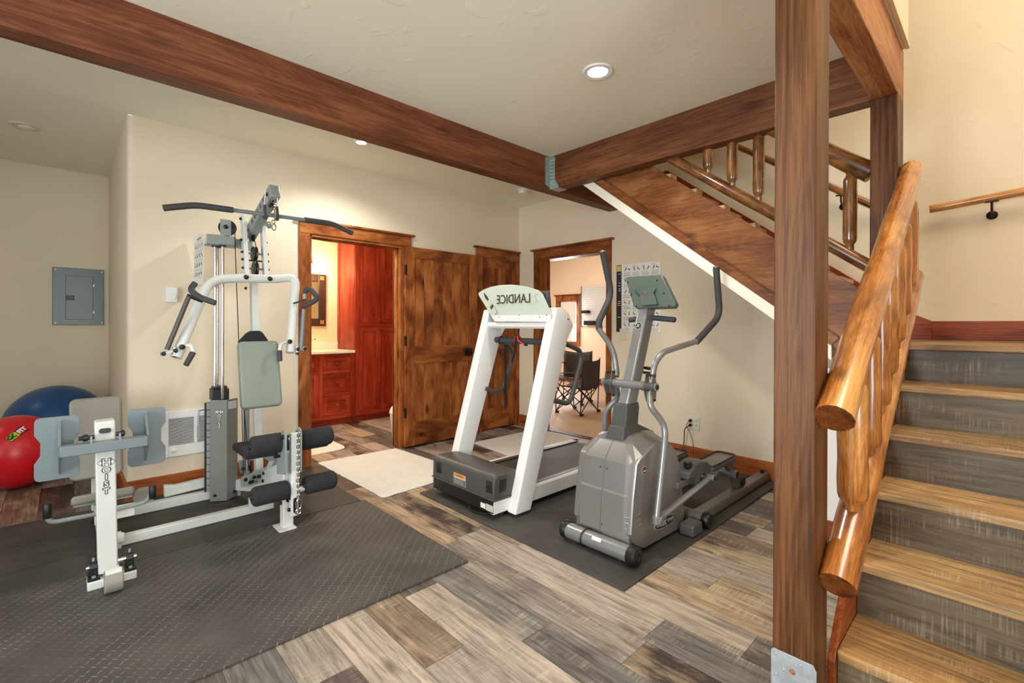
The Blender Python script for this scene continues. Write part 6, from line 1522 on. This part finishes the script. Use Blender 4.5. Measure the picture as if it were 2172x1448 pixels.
# moving arms
def arm(up, grip, low, piv, s):
    a = E_('moving_arm', MB().tube(up, 0.0175, 0.07, 18), M_ELLT)
    obj('arm_grip', MB().tube(grip, 0.0205, 0.08, 18), M_GRIP if s > 0 else M_GRIP, a)
    obj('grip_cap', MB().ball(grip[0], 0.0195, (1, 1, 0.5), 16, 10), M_ELLT, a)
    l = E_('arm_link', MB().tube(low, 0.0175, 0.10, 18), M_ELLT)
    p = Vector(piv)
    for dy in (-0.022, 0.022):
        E_('arm_bracket', MB().slab([p+Vector((-0.005, dy, 0.075)), p+Vector((0.022, dy, 0.070)), p+Vector((0.040, dy, 0.0)), p+Vector((0.030, dy, -0.075)), p+Vector((0.004, dy, -0.090)), p+Vector((-0.028, dy, -0.02))], (0, 0.004, 0)), M_ELLR, bev=0.002)
    E_('pivot_hub', MB().cyl(p+Vector((0, -0.040, 0.0)), p+Vector((0, 0.034, 0.0)), 0.0235, seg=24), M_ELLT, bev=0.002)
    E_('hub_bolt', MB().lathe(p+Vector((0, -0.040, 0)), (0,-1,0), [(0,0.014),(0.004,0.015),(0.010,0.012),(0.013,0.006)], seg=16), M_BLACK)
    for z in (0.062, -0.075): E_('bracket_bolt', MB().cyl(p+Vector((0.010, -0.030, z)), p+Vector((0.010, 0.030, z)), 0.006, seg=10), M_BLACK)
arm([(2.817,1.325,1.15), (2.502,1.375,1.094), (2.435,1.39,1.025), (2.43,1.395,0.94)],
    [(3.048,1.3,1.625), (3.108,1.3,1.313), (2.825,1.325,1.148)],
    [(2.401,1.395,0.869), (2.367,1.375,0.798), (2.434,1.315,0.688), (2.398,1.305,0.572), (2.312,1.3,0.212)], (2.400, 1.395, 0.903), 1)
arm([(2.39,1.745,1.23), (2.474,1.69,1.1), (2.484,1.672,0.954), (2.473,1.668,0.932)],
    [(2.462,1.765,1.713), (2.561,1.765,1.446), (2.401,1.75,1.269), (2.401,1.745,1.223)],
    [(2.473,1.668,0.871), (2.516,1.68,0.793), (2.487,1.76,0.712), (2.505,1.775,0.57), (2.515,1.778,0.532), (2.50, 1.790, 0.20)], (2.400, 1.668, 0.903), -1)
bj = Vector((2.312,1.3,0.212)); rj = Vector((2.95,1.29,0.293))
E_('lower_joint', MB().cyl(bj+Vector((0.012, 0.02, -0.015)), bj+Vector((0.012, -0.028, -0.015)), 0.026, seg=20).cyl(bj+Vector((0,0,-0.03)), bj+Vector((0,0,0.012)), 0.024, seg=20), M_ELLT, bev=0.003)
E_('connecting_rod', MB().cyl(bj+Vector((0.02, 0, -0.01)), rj, 0.0175, seg=18), M_ELLT)
E_('rod_end', MB().cyl(rj+Vector((0, -0.028, 0)), rj+Vector((0, 0.028, 0)), 0.021, seg=18), M_ELLT, bev=0.003)
bolt2 = E_('rod_bolt', MB().lathe(rj+Vector((0.0, -0.028, 0)), (0,-1,0), [(0,0.012),(0.008,0.012),(0.012,0.006)], seg=14), M_BLACK)
E_('stub_shaft', MB().cyl(rj+Vector((0, 0.02, 0)), rj+Vector((-0.05, 0.11, 0.012)), 0.017, seg=16), M_ELLT)
E_('far_connecting_rod', MB().cyl((2.60, 1.822, 0.20), (3.02, 1.80, 0.24), 0.0175, seg=16), M_ELLT)
# rails
for ya, yb in ((1.305, 1.385), (1.715, 1.795)):
    E_('guide_rail', MB().prism([(ya, 0.022), (yb, 0.022), (yb, 0.062), (yb-0.008, 0.078), (ya+0.008, 0.078), (ya, 0.062)], 'X', 2.80, 4.075), M_ELLR, bev=0.002)
    E_('rail_bumper', MB().cyl((4.02, (ya+yb)/2, 0.078), (4.02, (ya+yb)/2, 0.100), 0.014, seg=14), M_BLACK)
    for x in (2.95, 4.02): E_('rail_foot', MB().cyl((x, (ya+yb)/2, 0.0127), (x, (ya+yb)/2, 0.0225), 0.02, seg=14), M_BLACK)
E_('rear_stabiliser', MB().cyl((2.845, 1.255, 0.062), (2.845, 1.86, 0.062), 0.040, seg=28), M_ELLR)
for y, s in ((1.285, -1), (1.83, 1)):
    E_('end_cap', MB().lathe((2.845, y, 0.062), (0, s, 0), [(0, 0.043), (0.006, 0.0455), (0.036, 0.0455), (0.044, 0.040), (0.046, 0.016)], seg=28), M_BLACK)
E_('power_box', MB().prism(rrect(2.64, 2.765, 0.0128, 0.084, 0.018), 'Y', 1.252, 1.338), M_ELLB, bev=0.010, seg=3)
# pedals on their swing arms
def pedal(y0, y1, x0, x1, z):
    ym = (y0+y1)/2
    p = E_('pedal', MB().prism(rrect(x0, x1, y0, y1, 0.035, 6), 'Z', z-0.030, z), M_ELLB, bev=0.006)
    obj('pedal_rim', MB().tube([(x0+0.02, y0+0.006, z+0.004), (x1-0.012, y0+0.006, z+0.012), (x1-0.008, y1-0.006, z+0.012), (x0+0.02, y1-0.006, z+0.004)], 0.006, 0.03, 8), M_BLACK, p)
    obj('pedal_tread', MB().prism(rrect(x0+0.03, x1-0.02, y0+0.016, y1-0.016, 0.02, 5), 'Z', z+0.0005, z+0.004), M_ELLR, p)
    # hooded front link cover and adjusting knob
    E_('link_cover', MB().prism([(x0-0.30, z-0.015), (x0-0.285, z+0.020), (x0-0.20, z+0.058), (x0-0.12, z+0.066), (x0-0.04, z+0.050), (x0+0.03, z+0.004), (x0+0.04, z-0.05), (x0-0.05, z-0.055), (x0-0.06, z-0.020), (x0-0.13, z-0.020), (x0-0.14, z-0.075), (x0-0.19, z-0.075), (x0-0.20, z-0.020)], 'Y', ym-0.055, ym+0.055), M_ELLB, bev=0.012, seg=3)
    k = E_('adjust_knob', MB().lathe((x0-0.235, ym-0.02, z+0.035), (0,0,1), [(0,0.016),(0.012,0.024),(0.040,0.024),(0.044,0.020)], seg=10), M_BLACK, bev=0.001)
    E_('link_arm', MB().box(2.62, x0-0.06, ym-0.022, ym+0.022, z-0.065, z-0.025), M_ELLR, bev=0.004)
    E_('pivot_stub', MB().cyl((x0+0.01, ym-0.10, z-0.045), (x0+0.01, ym, z-0.045), 0.026, seg=20), M_ELLB, bev=0.003)
    # leg down to the roller on the rail
    E_('roller_leg', MB().slab([(x1-0.10, ym-0.02, z-0.030), (x1-0.005, ym-0.02, z-0.010), (x1+0.04, ym-0.02, z-0.05), (x1+0.235, ym-0.02, 0.125), (x1+0.235, ym-0.02, 0.080), (x1+0.12, ym-0.02, 0.080), (x1+0.09, ym-0.02, 0.15), (x1+0.0, ym-0.02, z-0.10)], (0, 0.04, 0)), M_ELLR, bev=0.004)
    E_('roller_wheel', MB().cyl((x1+0.225, ym-0.033, 0.110), (x1+0.225, ym+0.033, 0.110), 0.031, seg=24), M_BLACK, bev=0.003)
    E_('tie_tube', MB().cyl((x1+0.035, ym-0.055, 0.205), (x1+0.035, ym+0.10, 0.205), 0.029, seg=22), M_ELLT, bev=0.003)
    E_('tie_tube_plug', MB().cyl((x1+0.035, ym-0.057, 0.205), (x1+0.035, ym-0.050, 0.205), 0.025, seg=20), M_BLACK)
pedal(1.285, 1.43, 2.98, 3.375, 0.345)
pedal(1.640, 1.785, 2.98, 3.40, 0.295)
# bottle holder behind the mast
E_('bottle_cage', MB().torus((2.60, EYc-0.030, 0.985), (0.25, 0, 1), 0.038, 0.005, 26, 8).torus((2.60, EYc-0.030, 0.955), (0.25, 0, 1), 0.036, 0.005, 26, 8).bar((2.60-0.03, EYc, 0.975), (2.52, EYc, 1.0), 0.02, 0.03, side=(0,1,0)), M_BLACK)
